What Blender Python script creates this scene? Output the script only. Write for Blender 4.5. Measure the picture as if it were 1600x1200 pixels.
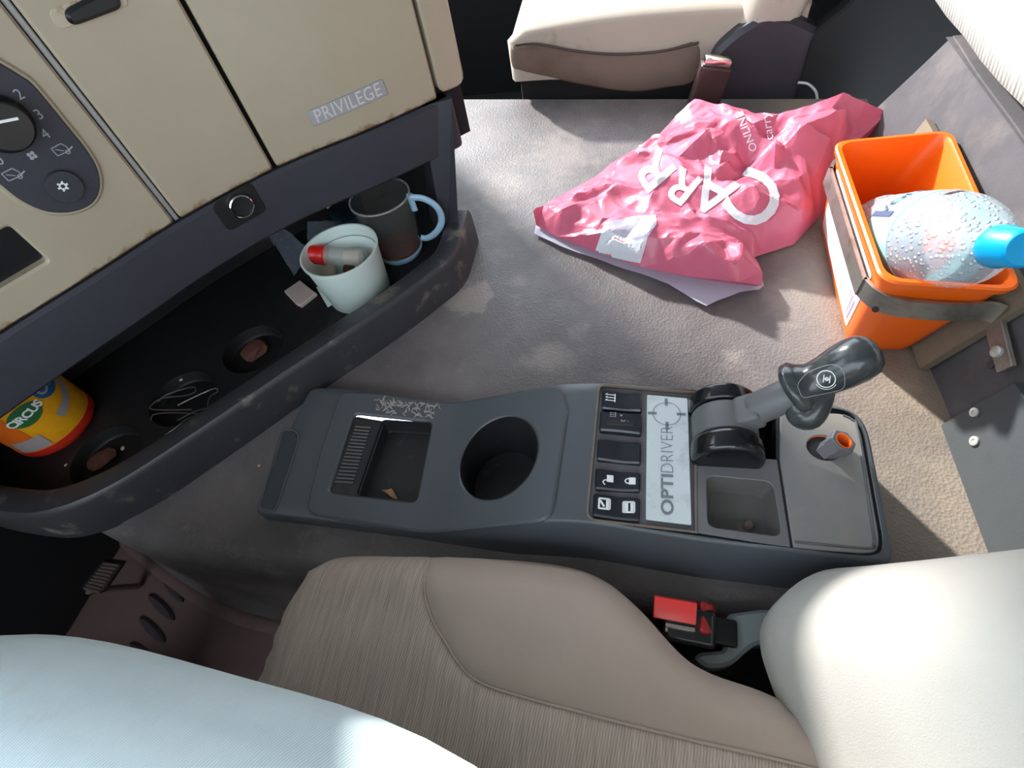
import bpy, bmesh, math, random
import numpy as np
from mathutils import Vector, Matrix, noise
from mathutils.bvhtree import BVHTree
from mathutils.geometry import delaunay_2d_cdt

for o in list(bpy.data.objects): bpy.data.objects.remove(o)
SC = bpy.context.scene
COL = SC.collection
R = math.radians
random.seed(7)

# ------------------------------------------------------------------ camera
FPX = 830.0                                   # focal length in pixels of the 1600 x 1200 frame
CAM = np.array([0.0, 0.0, 0.53])              # metres; z = 0 is the top of the engine tunnel, +X rear, +Y passenger side
def _n(v): return v / np.linalg.norm(v)
_dn = _n(np.array([150., 600., FPX]))
_y = np.array([200., -1200., FPX]); _y = _n(_y - _dn * (_y @ _dn))
_x = np.cross(_y, -_dn)
RW = np.array([_x, _y, -_dn])                 # rows: world axes in camera coordinates
cam_d = bpy.data.cameras.new('camera'); cam = bpy.data.objects.new('camera', cam_d); COL.objects.link(cam)
cam_d.sensor_width = 36.0; cam_d.lens = FPX / 1600 * 36.0; cam_d.clip_start = 0.01
_m = Matrix.Identity(4)
for i in range(3):
    _m[i][0] = RW[i][0]; _m[i][1] = -RW[i][1]; _m[i][2] = -RW[i][2]; _m[i][3] = CAM[i]
cam.matrix_world = _m
SC.camera = cam

# ------------------------------------------------------------------ light and exposure
W = bpy.data.worlds.new('sky'); SC.world = W; W.use_nodes = True
bg = W.node_tree.nodes['Background']; bg.inputs[0].default_value = (0.80, 0.90, 1.0, 1); bg.inputs[1].default_value = 4.6
sun_d = bpy.data.lights.new('sun', 'SUN'); sun_d.energy = 8.8; sun_d.angle = R(2.5); sun_d.color = (1.0, 0.975, 0.94)
sun = bpy.data.objects.new('sun', sun_d); COL.objects.link(sun); sun.location = (-3, 3, 3)
SUN_EL = R(27)
SUN_DIR = Vector((0.64 * math.cos(SUN_EL), -0.77 * math.cos(SUN_EL), -math.sin(SUN_EL))).normalized()
sun.rotation_euler = SUN_DIR.to_track_quat('-Z', 'Y').to_euler()
SC.view_settings.view_transform = 'Standard'; SC.view_settings.look = 'None'
SC.view_settings.exposure = 0.22; SC.view_settings.gamma = 1.0; SC.view_settings.use_curve_mapping = False

# ------------------------------------------------------------------ measuring the place
def ray(px, py): return RW @ _n(np.array([px - 800., py - 600., FPX]))
def PZ(px, py, z=0.0):
    r = ray(px, py); return CAM + r * ((z - CAM[2]) / r[2])
def PY(px, py, y):
    r = ray(px, py); return CAM + r * ((y - CAM[1]) / r[1])
def PP(px, py, p0, nrm):
    r = ray(px, py); nrm = np.asarray(nrm, float); return CAM + r * (((np.asarray(p0) - CAM) @ nrm) / (r @ nrm))
def xy(px, py, z=0.0): p = PZ(px, py, z); return (p[0], p[1])

# ------------------------------------------------------------------ materials
def lin(c):
    c = c / 255.0; return c / 12.92 if c <= 0.04045 else ((c + 0.055) / 1.055) ** 2.4
def rgb(r, g, b): return (lin(r), lin(g), lin(b), 1.0)
class NT:
    def __init__(s, name):
        s.m = bpy.data.materials.new(name); s.m.use_nodes = True; s.t = s.m.node_tree; s.b = s.t.nodes['Principled BSDF']
        s.tc = s.t.nodes.new('ShaderNodeTexCoord')
    def n(s, typ, **kw):
        x = s.t.nodes.new(typ)
        for k, v in kw.items():
            if k in x.inputs.keys(): s.put(v, x.inputs[k])
            else: setattr(x, k, v)
        return x
    def put(s, v, sock):
        if isinstance(v, bpy.types.NodeSocket): s.t.links.new(v, sock)
        else: sock.default_value = v
    def noise(s, scale, detail=4, rough=.6, vec=None, dist=0):
        x = s.n('ShaderNodeTexNoise', Scale=scale, Detail=detail, Roughness=rough, Distortion=dist)
        s.t.links.new(vec or s.tc.outputs['Object'], x.inputs['Vector']); return x.outputs['Fac']
    def ramp(s, v, a, b, lo=0, hi=1):
        x = s.n('ShaderNodeMapRange', Value=v)
        x.inputs['From Min'].default_value = a; x.inputs['From Max'].default_value = b
        x.inputs['To Min'].default_value = lo; x.inputs['To Max'].default_value = hi; return x.outputs[0]
    def mix(s, f, a, b):
        x = s.n('ShaderNodeMix', data_type='RGBA'); s.put(f, x.inputs[0]); s.put(a, x.inputs[6]); s.put(b, x.inputs[7]); return x.outputs[2]
    def math(s, op, a, b=0.0, clamp=False):
        x = s.n('ShaderNodeMath', operation=op, use_clamp=clamp); s.put(a, x.inputs[0]); s.put(b, x.inputs[1]); return x.outputs[0]
    def mapping(s, scale=(1, 1, 1), rot=(0, 0, 0), loc=(0, 0, 0)):
        x = s.n('ShaderNodeMapping'); s.t.links.new(s.tc.outputs['Object'], x.inputs[0])
        x.inputs['Scale'].default_value = scale; x.inputs['Rotation'].default_value = rot; x.inputs['Location'].default_value = loc; return x.outputs[0]
    def bump(s, h, strength=.3, dist=.001, prev=None):
        x = s.n('ShaderNodeBump', Strength=strength, Distance=dist, Height=h)
        if prev is not None: s.t.links.new(prev, x.inputs['Normal'])
        return x.outputs[0]
    def out(s, color=None, rough=None, normal=None, **kw):
        if color is not None: s.put(color, s.b.inputs['Base Color'])
        if rough is not None: s.put(rough, s.b.inputs['Roughness'])
        if normal is not None: s.t.links.new(normal, s.b.inputs['Normal'])
        for k, v in kw.items(): s.put(v, s.b.inputs[k.replace('_', ' ')])
        return s.m

MATS = {}
def plain(name, c, rough=.5, var=.12, scale=40, bump=0.0, bscale=300, metal=0.0, dirt=None, dirt_at=(.55, .75), dscale=12, **kw):
    t = NT(name); base = rgb(*c); dark = tuple(v * (1 - var) for v in base[:3]) + (1,); lite = tuple(min(1, v * (1 + var)) for v in base[:3]) + (1,)
    col = t.mix(t.noise(scale), dark, lite)
    if dirt: col = t.mix(t.ramp(t.noise(dscale, 6, .65), *dirt_at), col, rgb(*dirt))
    nr = t.bump(t.noise(bscale, 2, .5), bump, .0006) if bump else None
    MATS[name] = t.out(col, rough, nr, Metallic=metal, **kw); return MATS[name]

def tunnel_mat():
    t = NT('tunnel_vinyl')
    co = t.tc.outputs['Object']
    sep = t.n('ShaderNodeSeparateXYZ'); t.t.links.new(co, sep.inputs[0])
    col = t.mix(t.ramp(t.noise(7, 5, .6), .35, .7), rgb(92, 86, 86), rgb(122, 115, 114))
    col = t.mix(t.ramp(t.noise(26, 6, .7), .58, .74, 0, .5), col, rgb(146, 136, 130))
    warp = t.math('MULTIPLY', t.math('SUBTRACT', t.noise(30, 6, .7), .5), 3.0)
    # dried spills and broad pale patches: centre, half sizes, strength
    for (px, py, rx, ry, st) in [(735, 470, .036, .036, .55), (1145, 560, .020, .020, .42), (860, 558, .045, .026, .4), (975, 590, .03, .016, .3),
                                 (640, 490, .012, .012, .3), (810, 440, .015, .015, .3), (1230, 470, .04, .05, .35), (780, 300, .05, .08, .35), (880, 240, .09, .10, .35),
                                 (1420, 605, .018, .008, .6), (620, 640, .02, .012, .35), (905, 520, .018, .02, .3)]:
        c = PZ(px, py)
        dx = t.math('DIVIDE', t.math('SUBTRACT', sep.outputs[0], float(c[0])), rx); dy = t.math('DIVIDE', t.math('SUBTRACT', sep.outputs[1], float(c[1])), ry)
        d = t.math('ADD', t.math('SQRT', t.math('ADD', t.math('MULTIPLY', dx, dx), t.math('MULTIPLY', dy, dy))), warp)
        soft = .3 if st > .5 else .8
        col = t.mix(t.math('MULTIPLY', t.ramp(d, 1.0, 1.0 - soft), st, True), col, rgb(160, 148, 140))
    # bare dust at the rear end
    rear = t.math('MULTIPLY', t.ramp(sep.outputs[0], .18, .30), t.ramp(t.noise(15, 5, .6), .25, .6, .2, .75), True)
    col = t.mix(rear, col, rgb(160, 146, 128))
    v = t.n('ShaderNodeTexVoronoi', Scale=330.0); t.t.links.new(co, v.inputs['Vector'])
    nr = t.bump(t.math('ADD', v.outputs['Distance'], t.math('MULTIPLY', t.noise(700, 2), .4)), .55, .0008)
    MATS['tunnel'] = t.out(col, t.ramp(t.noise(9, 4), .3, .7, .42, .62), nr)
tunnel_mat()

def fabric_rib(name, c1, c2, scale, direction='X', rot=(0, 0, 0), bump=.5):
    t = NT(name)
    w = t.n('ShaderNodeTexWave', Scale=scale, Distortion=1.2, Detail=3.0, bands_direction=direction)
    w.inputs['Detail Scale'].default_value = 2.0
    t.t.links.new(t.mapping(rot=rot), w.inputs['Vector'])
    streak = t.noise(1, 3, .6, t.mapping(scale=(760, 22, 22) if direction == 'X' else (14, 420, 14), rot=rot))
    col = t.mix(t.ramp(t.math('ADD', t.math('MULTIPLY', w.outputs['Fac'], .3), t.math('MULTIPLY', streak, .9)), .25, .85), rgb(*c1), rgb(*c2))
    col = t.mix(t.ramp(t.noise(11, 6, .65), .6, .78, 0, .35), col, rgb(c1[0] * .72, c1[1] * .7, c1[2] * .68))
    nr = t.bump(t.math('ADD', w.outputs['Fac'], t.math('MULTIPLY', t.noise(900, 2), .6)), bump, .0006)
    MATS[name] = t.out(col, .92, nr); return MATS[name]

def cream_mat():
    t = NT('cream')
    col = t.mix(t.noise(9), rgb(150, 139, 118), rgb(166, 154, 132))
    col = t.mix(t.ramp(t.noise(10, 6, .65), .64, .82, 0, .5), col, rgb(156, 136, 104))
    col = t.mix(t.ramp(t.noise(55, 3, .5), .735, .76, 0, .6), col, rgb(112, 84, 62))          # small brown marks
    sep = t.n('ShaderNodeSeparateXYZ'); t.t.links.new(t.tc.outputs['Object'], sep.inputs[0])
    edge = t.math('ADD', sep.outputs[2], t.math('MULTIPLY', t.math('SUBTRACT', t.noise(60, 5, .7), .5), .028))
    col = t.mix(t.ramp(edge, .2225, .2165, 0, .9), col, rgb(104, 76, 34))                       # rust stain creeping up from the lower edge
    MATS['cream'] = t.out(col, .42, t.bump(t.noise(900, 2), .08, .0006))
cream_mat()
plain('cream_edge', (170, 156, 134), .45, .12, 30, dirt=(120, 84, 60), dirt_at=(.6, .7), dscale=30)
plain('slot_metal', (96, 94, 94), .35, .1, 60)
plain('strip_metal', (150, 148, 146), .35, .1, 60, metal=.3)
plain('dark_trim', (46, 46, 54), .55, .12, 50, .35, 700)
plain('tray_black', (26, 25, 27), .55, .15, 40, .3, 500, dirt=(62, 54, 50), dirt_at=(.58, .8), dscale=16)
plain('lip_black', (58, 57, 60), .42, .15, 40, .3, 500, dirt=(128, 118, 108), dirt_at=(.56, .72), dscale=26)
plain('black', (14, 14, 15), .5, .2)
plain('black_gloss', (22, 23, 26), .18, .1, 20)
plain('void', (8, 8, 9), .8, .2)
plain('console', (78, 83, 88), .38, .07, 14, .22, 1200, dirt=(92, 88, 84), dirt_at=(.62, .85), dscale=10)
plain('console_groove', (58, 63, 68), .4, .08, 14, .22, 1200)
plain('console_dark', (40, 41, 45), .45, .1, 20, .25, 900, dirt=(70, 64, 60), dirt_at=(.6, .8), dscale=22)
plain('residue', (150, 144, 138), .8, .2, 120)
plain('bezel_grey', (104, 103, 106), .45, .08, 20, .2, 900, dirt=(98, 90, 84), dirt_at=(.6, .8), dscale=30)
plain('cover_sunlit', (130, 128, 127), .5, .08, 14, .22, 1200, dirt=(150, 140, 128), dirt_at=(.5, .85), dscale=12)  # paler copy of console_rear, sunlight on the cover put into the colour
plain('well_grey', (92, 90, 88), .5, .12, 30, .2, 600, dirt=(130, 112, 96), dirt_at=(.58, .75), dscale=40)
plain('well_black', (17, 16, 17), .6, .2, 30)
plain('cloth_teal', (16, 44, 58), .8, .15, 30)
plain('console_rear', (104, 104, 106), .48, .08, 14, .22, 1200, dirt=(128, 118, 106), dirt_at=(.55, .85), dscale=14)
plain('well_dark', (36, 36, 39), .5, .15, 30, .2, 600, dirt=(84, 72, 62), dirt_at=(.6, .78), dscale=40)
plain('grime', (112, 98, 88), .8, .3, 120)
plain('switch', (30, 34, 42), .26, .08, 30, .1, 1200)
plain('white_print', (225, 228, 228), .6, .03)
plain('grey_print', (150, 152, 156), .6, .05)
plain('plate_silver', (200, 208, 210), .45, .03, 20, dirt=(168, 174, 174), dscale=30)
plain('plate_ink', (112, 120, 126), .5, .03)
plain('badge', (158, 156, 158), .35, .06, 60, metal=.25)
plain('badge_ink', (198, 196, 194), .4, .03, metal=.1)
plain('chrome', (210, 205, 198), .15, .05, metal=1.0)
plain('lever_grey', (96, 97, 98), .5, .1, 40, .15, 800)
plain('knob', (48, 52, 54), .22, .15, 30, .12, 200, dirt=(86, 92, 90), dirt_at=(.5, .8), dscale=30)
plain('bolt_grey', (104, 106, 110), .4, .1)
plain('orange_bore', (255, 120, 40), .5, .1)
plain('seat_plain', (164, 147, 136), .9, .07, 16, .35, 900, dirt=(104, 92, 82), dirt_at=(.62, .85), dscale=10)
fabric_rib('seat_rib', (128, 114, 106), (186, 169, 156), 150, 'X', (0, 0, R(10)), .35)
plain('back_fabric', (170, 167, 160), .9, .06, 18, .4, 900, dirt=(150, 148, 144), dirt_at=(.58, .85), dscale=9)
plain('pass_fabric', (178, 164, 150), .88, .08, 12, .3, 800, dirt=(128, 106, 90), dirt_at=(.6, .82), dscale=9)
plain('pass_side_shaded', (122, 104, 92), .85, .12, 12, .3, 800, dirt=(92, 74, 62), dirt_at=(.5, .8), dscale=8)  # darker brown fabric, with the shade of the driver-facing side in the colour
plain('plastic_dark', (52, 50, 56), .5, .12, 30, .2, 700)
plain('buckle_brown', (62, 46, 44), .3, .2, 30)
plain('bunk_carpet', (84, 81, 84), .95, .25, 22, .6, 500, dirt=(116, 108, 106), dirt_at=(.5, .75), dscale=8)
plain('bunk_plate', (62, 66, 68), .6, .12, 30, .25, 500)
fabric_rib('mattress_rib', (150, 152, 146), (214, 216, 206), 42, 'Y', (0, 0, R(-14)), .8)
plain('wood', (122, 110, 94), .8, .2, 60, .3, 200)
plain('steel', (150, 148, 142), .42, .2, 50, .3, 120, metal=.75, dirt=(120, 112, 100), dirt_at=(.5, .7), dscale=40)
plain('screw', (196, 196, 190), .4, .1, metal=.5)
plain('orange', (252, 106, 14), .36, .04, 10, Subsurface_Weight=.0)
plain('label_white', (226, 222, 226), .5, .03)
plain('label_ink', (150, 142, 162), .6, .1)
plain('label_orange', (240, 150, 60), .6, .1)
plain('cap_blue', (0, 150, 205), .35, .06)
plain('bottle_label', (150, 214, 212), .5, .25, 24)
plain('bottle_ink', (64, 76, 112), .5, .1)
plain('label_red', (226, 120, 104), .5, .1)
plain('white_plastic', (208, 222, 216), .4, .04, 20)
plain('red_cap', (205, 28, 24), .35, .08)
plain('handle_blue', (150, 182, 204), .25, .05)
plain('vial_fill', (206, 192, 172), .8, .15, 60)
plain('packet', (188, 168, 160), .7, .08)
plain('leaf', (170, 126, 92), .8, .25, 80)
plain('wire', (140, 130, 126), .35, .1, metal=.8)
plain('debris', (90, 52, 40), .85, .5, 90)
plain('crumb', (196, 178, 160), .8, .15)
plain('can_yellow', (226, 160, 24), .4, .12, 18, dirt=(214, 108, 20), dirt_at=(.5, .7), dscale=12)
plain('can_orange', (214, 98, 22), .4, .1)
plain('can_red', (190, 40, 24), .4, .1)
plain('can_green', (40, 96, 52), .5, .1)
plain('can_blue', (28, 84, 140), .5, .1)
plain('can_grey', (150, 140, 140), .5, .1)
plain('mat', (112, 88, 86), .72, .16, 14, .5, 300, dirt=(140, 112, 104), dirt_at=(.5, .8), dscale=5)
plain('mat_rib', (76, 64, 68), .6, .1, 30, .3, 400)
plain('pedal', (120, 104, 100), .4, .15, 40, metal=.5)
plain('red_button', (222, 58, 54), .3, .06)
plain('red_dark', (150, 26, 26), .35, .1)
plain('bracket_grey', (134, 142, 144), .5, .05)
plain('shell', (120, 118, 114), .8, .05)
plain('shoe', (40, 36, 34), .6, .1)

def bag_mat(name, c, tr):
    t = NT(name)
    col = t.mix(t.noise(18, 4), rgb(*c), rgb(min(255, c[0] * 1.05), c[1] * 1.12, c[2] * 1.1))
    nr = t.bump(t.noise(70, 4, .5, dist=1.5), .18, .003)
    m = t.out(col, .3, nr)
    tl = t.n('ShaderNodeBsdfTranslucent', Color=col); mx = t.n('ShaderNodeMixShader'); mx.inputs[0].default_value = tr
    t.t.links.new(t.b.outputs[0], mx.inputs[1]); t.t.links.new(tl.outputs[0], mx.inputs[2])
    t.t.links.new(mx.outputs[0], t.t.nodes['Material Output'].inputs[0]); MATS[name] = m
bag_mat('bag_pink', (212, 108, 134), .25); bag_mat('bag_white', (226, 224, 232), .2); bag_mat('bag_lining', (196, 186, 206), .25)

def glass(name, c, rough, alpha, trans=0.0):
    t = NT(name); MATS[name] = t.out(rgb(*c), rough, None, Alpha=alpha, IOR=1.45, Transmission_Weight=trans); return MATS[name]
glass('mug_glass', (120, 122, 118), .03, .10)
glass('film', (150, 160, 176), .2, .30)
glass('vial_clear', (205, 205, 200), .15, .35)

def bottle_mat():
    t = NT('bottle_pet')
    v = t.n('ShaderNodeTexVoronoi', Scale=190.0); t.t.links.new(t.tc.outputs['Object'], v.inputs['Vector'])
    drops = t.ramp(v.outputs['Distance'], .20, .42, 1, 0)
    nr = t.bump(drops, .9, .0015)
    col = t.mix(drops, rgb(186, 210, 222), rgb(236, 240, 244))
    MATS['bottle_pet'] = t.out(col, t.ramp(drops, 0, 1, .25, .08), nr, Alpha=t.ramp(drops, 0, 1, .5, .7), IOR=1.4)
bottle_mat()

def jeans_mat():
    t = NT('jeans')
    w = t.n('ShaderNodeTexWave', Scale=190.0, Distortion=.6, Detail=2.0, bands_direction='X'); t.t.links.new(t.mapping(rot=(0, 0, R(28))), w.inputs['Vector'])
    col = t.mix(t.math('MULTIPLY', w.outputs['Fac'], t.ramp(t.noise(14, 4), .3, .7, .35, .8)), rgb(226, 240, 242), rgb(176, 204, 212))
    col = t.mix(t.ramp(t.noise(9, 5, .6), .6, .8, 0, .45), col, rgb(176, 160, 150))
    nr = t.bump(w.outputs['Fac'], .35, .0005)
    MATS['jeans'] = t.out(col, .92, t.bump(t.noise(12, 2, .45), .35, .012, nr))
jeans_mat()

# ------------------------------------------------------------------ mesh helpers
ORG = {}
def tag(o, label=None, cat=None, group=None, kind=None):
    for k, v in (('label', label), ('category', cat), ('group', group), ('kind', kind)):
        if v: o[k] = v
    return o
def thing(name, loc, label, cat, group=None):
    o = bpy.data.objects.new(name, None); o.empty_display_size = .02; COL.objects.link(o); o.location = loc
    ORG[o.name] = Vector(loc); return tag(o, label, cat, group)
def mk(name, verts, faces, mat, parent=None, smooth=35, recalc=True, loc=None, label=None):
    org = ORG[parent.name] if parent is not None else (Vector(loc) if loc is not None else Vector((0, 0, 0)))
    me = bpy.data.meshes.new(name)
    me.from_pydata([tuple(Vector(v) - org) for v in verts], [], [tuple(f) for f in faces])
    if recalc:
        bm = bmesh.new(); bm.from_mesh(me); bmesh.ops.remove_doubles(bm, verts=bm.verts, dist=1e-6)
        bmesh.ops.recalc_face_normals(bm, faces=bm.faces); bm.to_mesh(me); bm.free()
    if smooth is not None:
        me.shade_smooth(); me.set_sharp_from_angle(angle=R(smooth))
    me.materials.append(MATS[mat])
    o = bpy.data.objects.new(name, me); COL.objects.link(o)
    if parent is not None: o.parent = parent
    else: o.location = org
    ORG[o.name] = org
    if label: o['label'] = label
    return o
def ident(u, v, h): return (u, v, h)

def rpoly(pts, r, n=5):
    """polygon with rounded corners (r: one radius or one per corner)"""
    out = []; N = len(pts)
    for i in range(N):
        p = Vector(pts[i]); a = Vector(pts[i - 1]); b = Vector(pts[(i + 1) % N]); rr = r[i] if isinstance(r, (list, tuple)) else r
        if rr <= 0: out.append(tuple(p)); continue
        da = min(rr, (a - p).length * .49); db = min(rr, (b - p).length * .49)
        s = p + (a - p).normalized() * da; e = p + (b - p).normalized() * db
        for k in range(n + 1):
            t = k / n; out.append(tuple(s * (1 - t) ** 2 + p * 2 * t * (1 - t) * (1 if True else 0) + e * t * t))
    return out
def area2(p): return sum(p[i - 1][0] * p[i][1] - p[i][0] * p[i - 1][1] for i in range(len(p))) / 2
def ccw(p): return list(p) if area2(p) > 0 else list(p)[::-1]
def dens(p, res):
    out = []
    for i in range(len(p)):
        a = Vector(p[i]); b = Vector(p[(i + 1) % len(p)]); k = max(1, int(math.ceil((b - a).length / res)))
        for j in range(k): out.append(tuple(a.lerp(b, j / k)))
    return out
def inset(p, d):
    """offset a ccw polygon inwards by d (negative: outwards)"""
    out = []; N = len(p)
    for i in range(N):
        a = Vector(p[i - 1]); c = Vector(p[i]); b = Vector(p[(i + 1) % N])
        e1 = (c - a); e2 = (b - c)
        if e1.length < 1e-9 or e2.length < 1e-9: out.append(tuple(c)); continue
        e1.normalize(); e2.normalize()
        n1 = Vector((-e1.y, e1.x)); n2 = Vector((-e2.y, e2.x)); m = n1 + n2
        if m.length < 1e-6: out.append(tuple(c)); continue
        m.normalize(); k = d / max(.35, m.dot(n1)); out.append(tuple(c + m * k))
    return out
def inside(poly, P):
    poly = np.asarray(poly); P = np.asarray(P); x, y = P[:, 0], P[:, 1]; res = np.zeros(len(P), bool)
    for i in range(len(poly)):
        x1, y1 = poly[i - 1]; x2, y2 = poly[i]
        c = (y1 > y) != (y2 > y)
        with np.errstate(divide='ignore', invalid='ignore'): xi = (x2 - x1) * (y - y1) / (y2 - y1 + 1e-30) + x1
        res ^= c & (x < xi)
    return res
def pdist(poly, P, closed=True):
    poly = np.asarray(poly, float); P = np.asarray(P, float); d = np.full(len(P), 1e9)
    for i in range(0 if closed else 1, len(poly)):
        a = poly[i - 1]; b = poly[i]; ab = b - a; t = np.clip(((P - a) @ ab) / max(ab @ ab, 1e-18), 0, 1)
        d = np.minimum(d, np.linalg.norm(P - (a + t[:, None] * ab), axis=1))
    return d
def tri2d(outer, holes=(), res=None, extra=()):
    vs = []; es = []
    for lp in [outer, *holes]:
        b = len(vs); vs += [Vector(p[:2]) for p in lp]; es += [(b + i, b + (i + 1) % len(lp)) for i in range(len(lp))]
    if res:
        O = np.asarray(outer); lo = O.min(0); hi = O.max(0)
        g = np.array([(x + (res * .5 if j % 2 else 0), y) for j, y in enumerate(np.arange(lo[1] + res * .5, hi[1], res * .87)) for x in np.arange(lo[0] + res * .3, hi[0], res)])
        if len(g):
            k = inside(outer, g) & (pdist(outer, g) > res * .45)
            for h in holes: k &= ~inside(h, g) & (pdist(h, g) > res * .45)
            vs += [Vector(p) for p in g[k]]
    vs += [Vector(p) for p in extra]
    ov, oe, of, *_ = delaunay_2d_cdt(vs, es, [], 0, 1e-7)
    C = np.array([[sum(ov[i].x for i in f) / 3, sum(ov[i].y for i in f) / 3] for f in of])
    k = inside(outer, C)
    for h in holes: k &= ~inside(h, C)
    return [tuple(v) for v in ov], [tuple(f) for f, q in zip(of, k) if q]

def plate(name, outer, mat, parent=None, holes=(), M=ident, th=.003, bev=.0008, res=None, hf=None, smooth=35, loc=None, label=None):
    """a slab over a 2-D outline with holes, mapped to the world by M(u, v, height)"""
    outer = ccw(outer); holes = [ccw(h) for h in holes]
    if res: outer = dens(outer, res); holes = [dens(h, res) for h in holes]
    loops = [outer] + holes
    ins = [inset(outer, bev)] + [inset(h, -bev) for h in holes]
    v2, f2 = tri2d(ins[0], ins[1:], res)
    H = (lambda u, v: hf(u, v)) if hf else (lambda u, v: 0.0)
    if hf is not None and getattr(hf, 'vec', False):
        hv = hf(np.array([p[:2] for p in v2])); H2 = lambda i: hv[i]
        lh = [hf(np.array(l)) for l in loops]
    else:
        H2 = lambda i: H(*v2[i][:2]); lh = [[H(*p) for p in l] for l in loops]
    verts = [M(p[0], p[1], H2(i)) for i, p in enumerate(v2)]; faces = [f for f in f2]
    key = {}
    for i, p in enumerate(v2): key[(round(p[0], 6), round(p[1], 6))] = i
    v3, f3 = tri2d(loops[0], loops[1:])
    b = len(verts); verts += [M(p[0], p[1], -th) for p in v3]; faces += [tuple(b + i for i in f[::-1]) for f in f3]
    for l, q, hh in zip(loops, ins, lh):
        a = len(verts); N = len(l)
        verts += [M(p[0], p[1], hh[i]) for i, p in enumerate(q)]
        verts += [M(p[0], p[1], hh[i] - bev) for i, p in enumerate(l)]
        verts += [M(p[0], p[1], -th) for p in l]
        if hf is not None:
            for i, p in enumerate(q):
                j = key.get((round(p[0], 6), round(p[1], 6)))
                if j is not None: verts[a + i] = verts[j]
        for i in range(N):
            j = (i + 1) % N
            faces.append((a + i, a + j, a + N + j, a + N + i)); faces.append((a + N + i, a + N + j, a + 2 * N + j, a + 2 * N + i))
    return mk(name, verts, faces, mat, parent, smooth, loc=loc, label=label)

def well(name, loop, depth, mat, parent, M=ident, taper=.92, bottom=None, rim=.0, fil=.25, label=None):
    """an open pit: walls and floor under a 2-D loop"""
    loop = ccw(loop); c = Vector((sum(p[0] for p in loop) / len(loop), sum(p[1] for p in loop) / len(loop)))
    base = Vector(M(c.x, c.y, -depth)); verts = []; faces = []
    levels = [(0, 1.0), (1 - fil, 1 - (1 - taper) * (1 - fil)), (1 - fil * .3, taper + (1 - taper) * .1 - fil * .03), (1.0, taper - fil * .12)]
    N = len(loop)
    for d, s in levels:
        for p in loop:
            q = c + (Vector(p) - c) * s
            top = Vector(M(q.x, q.y, rim)); bot = Vector(M(q.x, q.y, -depth))
            if bottom is not None: bot = Vector((top.x, top.y, bottom))
            verts.append(top.lerp(bot, d))
    for k in range(3):
        for i in range(N): j = (i + 1) % N; faces.append((k * N + i, k * N + j, (k + 1) * N + j, (k + 1) * N + i))
    faces.append(tuple(range(3 * N, 4 * N)))
    # outer shell so the pit has a wall thickness
    b = len(verts)
    for k in (0, 3):
        for i, p in enumerate(loop):
            q = Vector(verts[k * N + i]); cc = sum((Vector(verts[k * N + m]) for m in range(N)), Vector()) / N
            w = (q - cc).normalized() * .0015; w.z -= (.002 if k else .0002); verts.append(q + w)
    for i in range(N): j = (i + 1) % N; faces.append((b + i, b + N + i, b + N + j, b + j)); faces.append((i, b + i, b + j, j))
    faces.append(tuple(range(b + N, b + 2 * N))[::-1])
    return mk(name, verts, faces, mat, parent, 40, label=label)

def loft(name, rings, mat, parent=None, caps=True, smooth=50, closed=True, loc=None, label=None):
    verts = [p for r in rings for p in r]; N = len(rings[0]); faces = []
    for k in range(len(rings) - 1):
        for i in range(N if closed else N - 1):
            j = (i + 1) % N; faces.append((k * N + i, k * N + j, (k + 1) * N + j, (k + 1) * N + i))
    c0, c1 = caps if isinstance(caps, tuple) else (caps, caps)
    if c0 and closed: faces.append(tuple(range(N))[::-1])
    if c1 and closed: faces.append(tuple(range((len(rings) - 1) * N, len(rings) * N)))
    return mk(name, verts, faces, mat, parent, smooth, loc=loc, label=label)
def frames(path, up=(0, 0, 1)):
    P = [Vector(p) for p in path]; out = []
    for i, p in enumerate(P):
        t = (P[min(i + 1, len(P) - 1)] - P[max(i - 1, 0)]).normalized(); u = Vector(up) - t * Vector(up).dot(t)
        if u.length < 1e-4: u = Vector((1, 0, 0)) - t * t.x
        u.normalize(); out.append((p, t.cross(u), u))
    return out
def sweep(name, path, radii, mat, parent=None, n=14, up=(0, 0, 1), smooth=60, shape=None, loc=None, label=None, caps=True):
    rings = []
    for (p, s, u), r in zip(frames(path, up), radii if isinstance(radii, list) else [radii] * len(path)):
        a, b = r if isinstance(r, (list, tuple)) else (r, r)
        pts = shape or [(math.cos(2 * math.pi * k / n), math.sin(2 * math.pi * k / n)) for k in range(n)]
        rings.append([p + s * (x * a) + u * (y * b) for x, y in pts])
    return loft(name, rings, mat, parent, caps, smooth, loc=loc, label=label)
def catmull(pts, n=8, closed=False):
    P = [Vector(p) for p in pts]; out = []; N = len(P)
    for i in range(N if closed else N - 1):
        g = (lambda k: P[k % N]) if closed else (lambda k: P[max(0, min(N - 1, k))])
        a, b, c, d = g(i - 1), g(i), g(i + 1), g(i + 2)
        for k in range(n):
            t = k / n; out.append(.5 * ((2 * b) + (c - a) * t + (2 * a - 5 * b + 4 * c - d) * t * t + (3 * b - a - 3 * c + d) * t ** 3))
    if not closed: out.append(P[-1])
    return out
def lathe(name, prof, base, axis, mat, parent=None, n=32, smooth=40, label=None, loc=None):
    """profile [(radius, along)] about axis from base; repeat the profile inside to give walls"""
    a = Vector(axis).normalized(); u = Vector((0, 0, 1)) if abs(a.z) < .9 else Vector((1, 0, 0)); u = (u - a * u.dot(a)).normalized(); w = a.cross(u); b = Vector(base)
    rings = [[b + a * h + (u * math.cos(2 * math.pi * k / n) + w * math.sin(2 * math.pi * k / n)) * max(r, 1e-4) for k in range(n)] for r, h in prof]
    return loft(name, rings, mat, parent, (prof[0][0] < .0015, prof[-1][0] < .0015), smooth, label=label, loc=loc)
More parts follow.
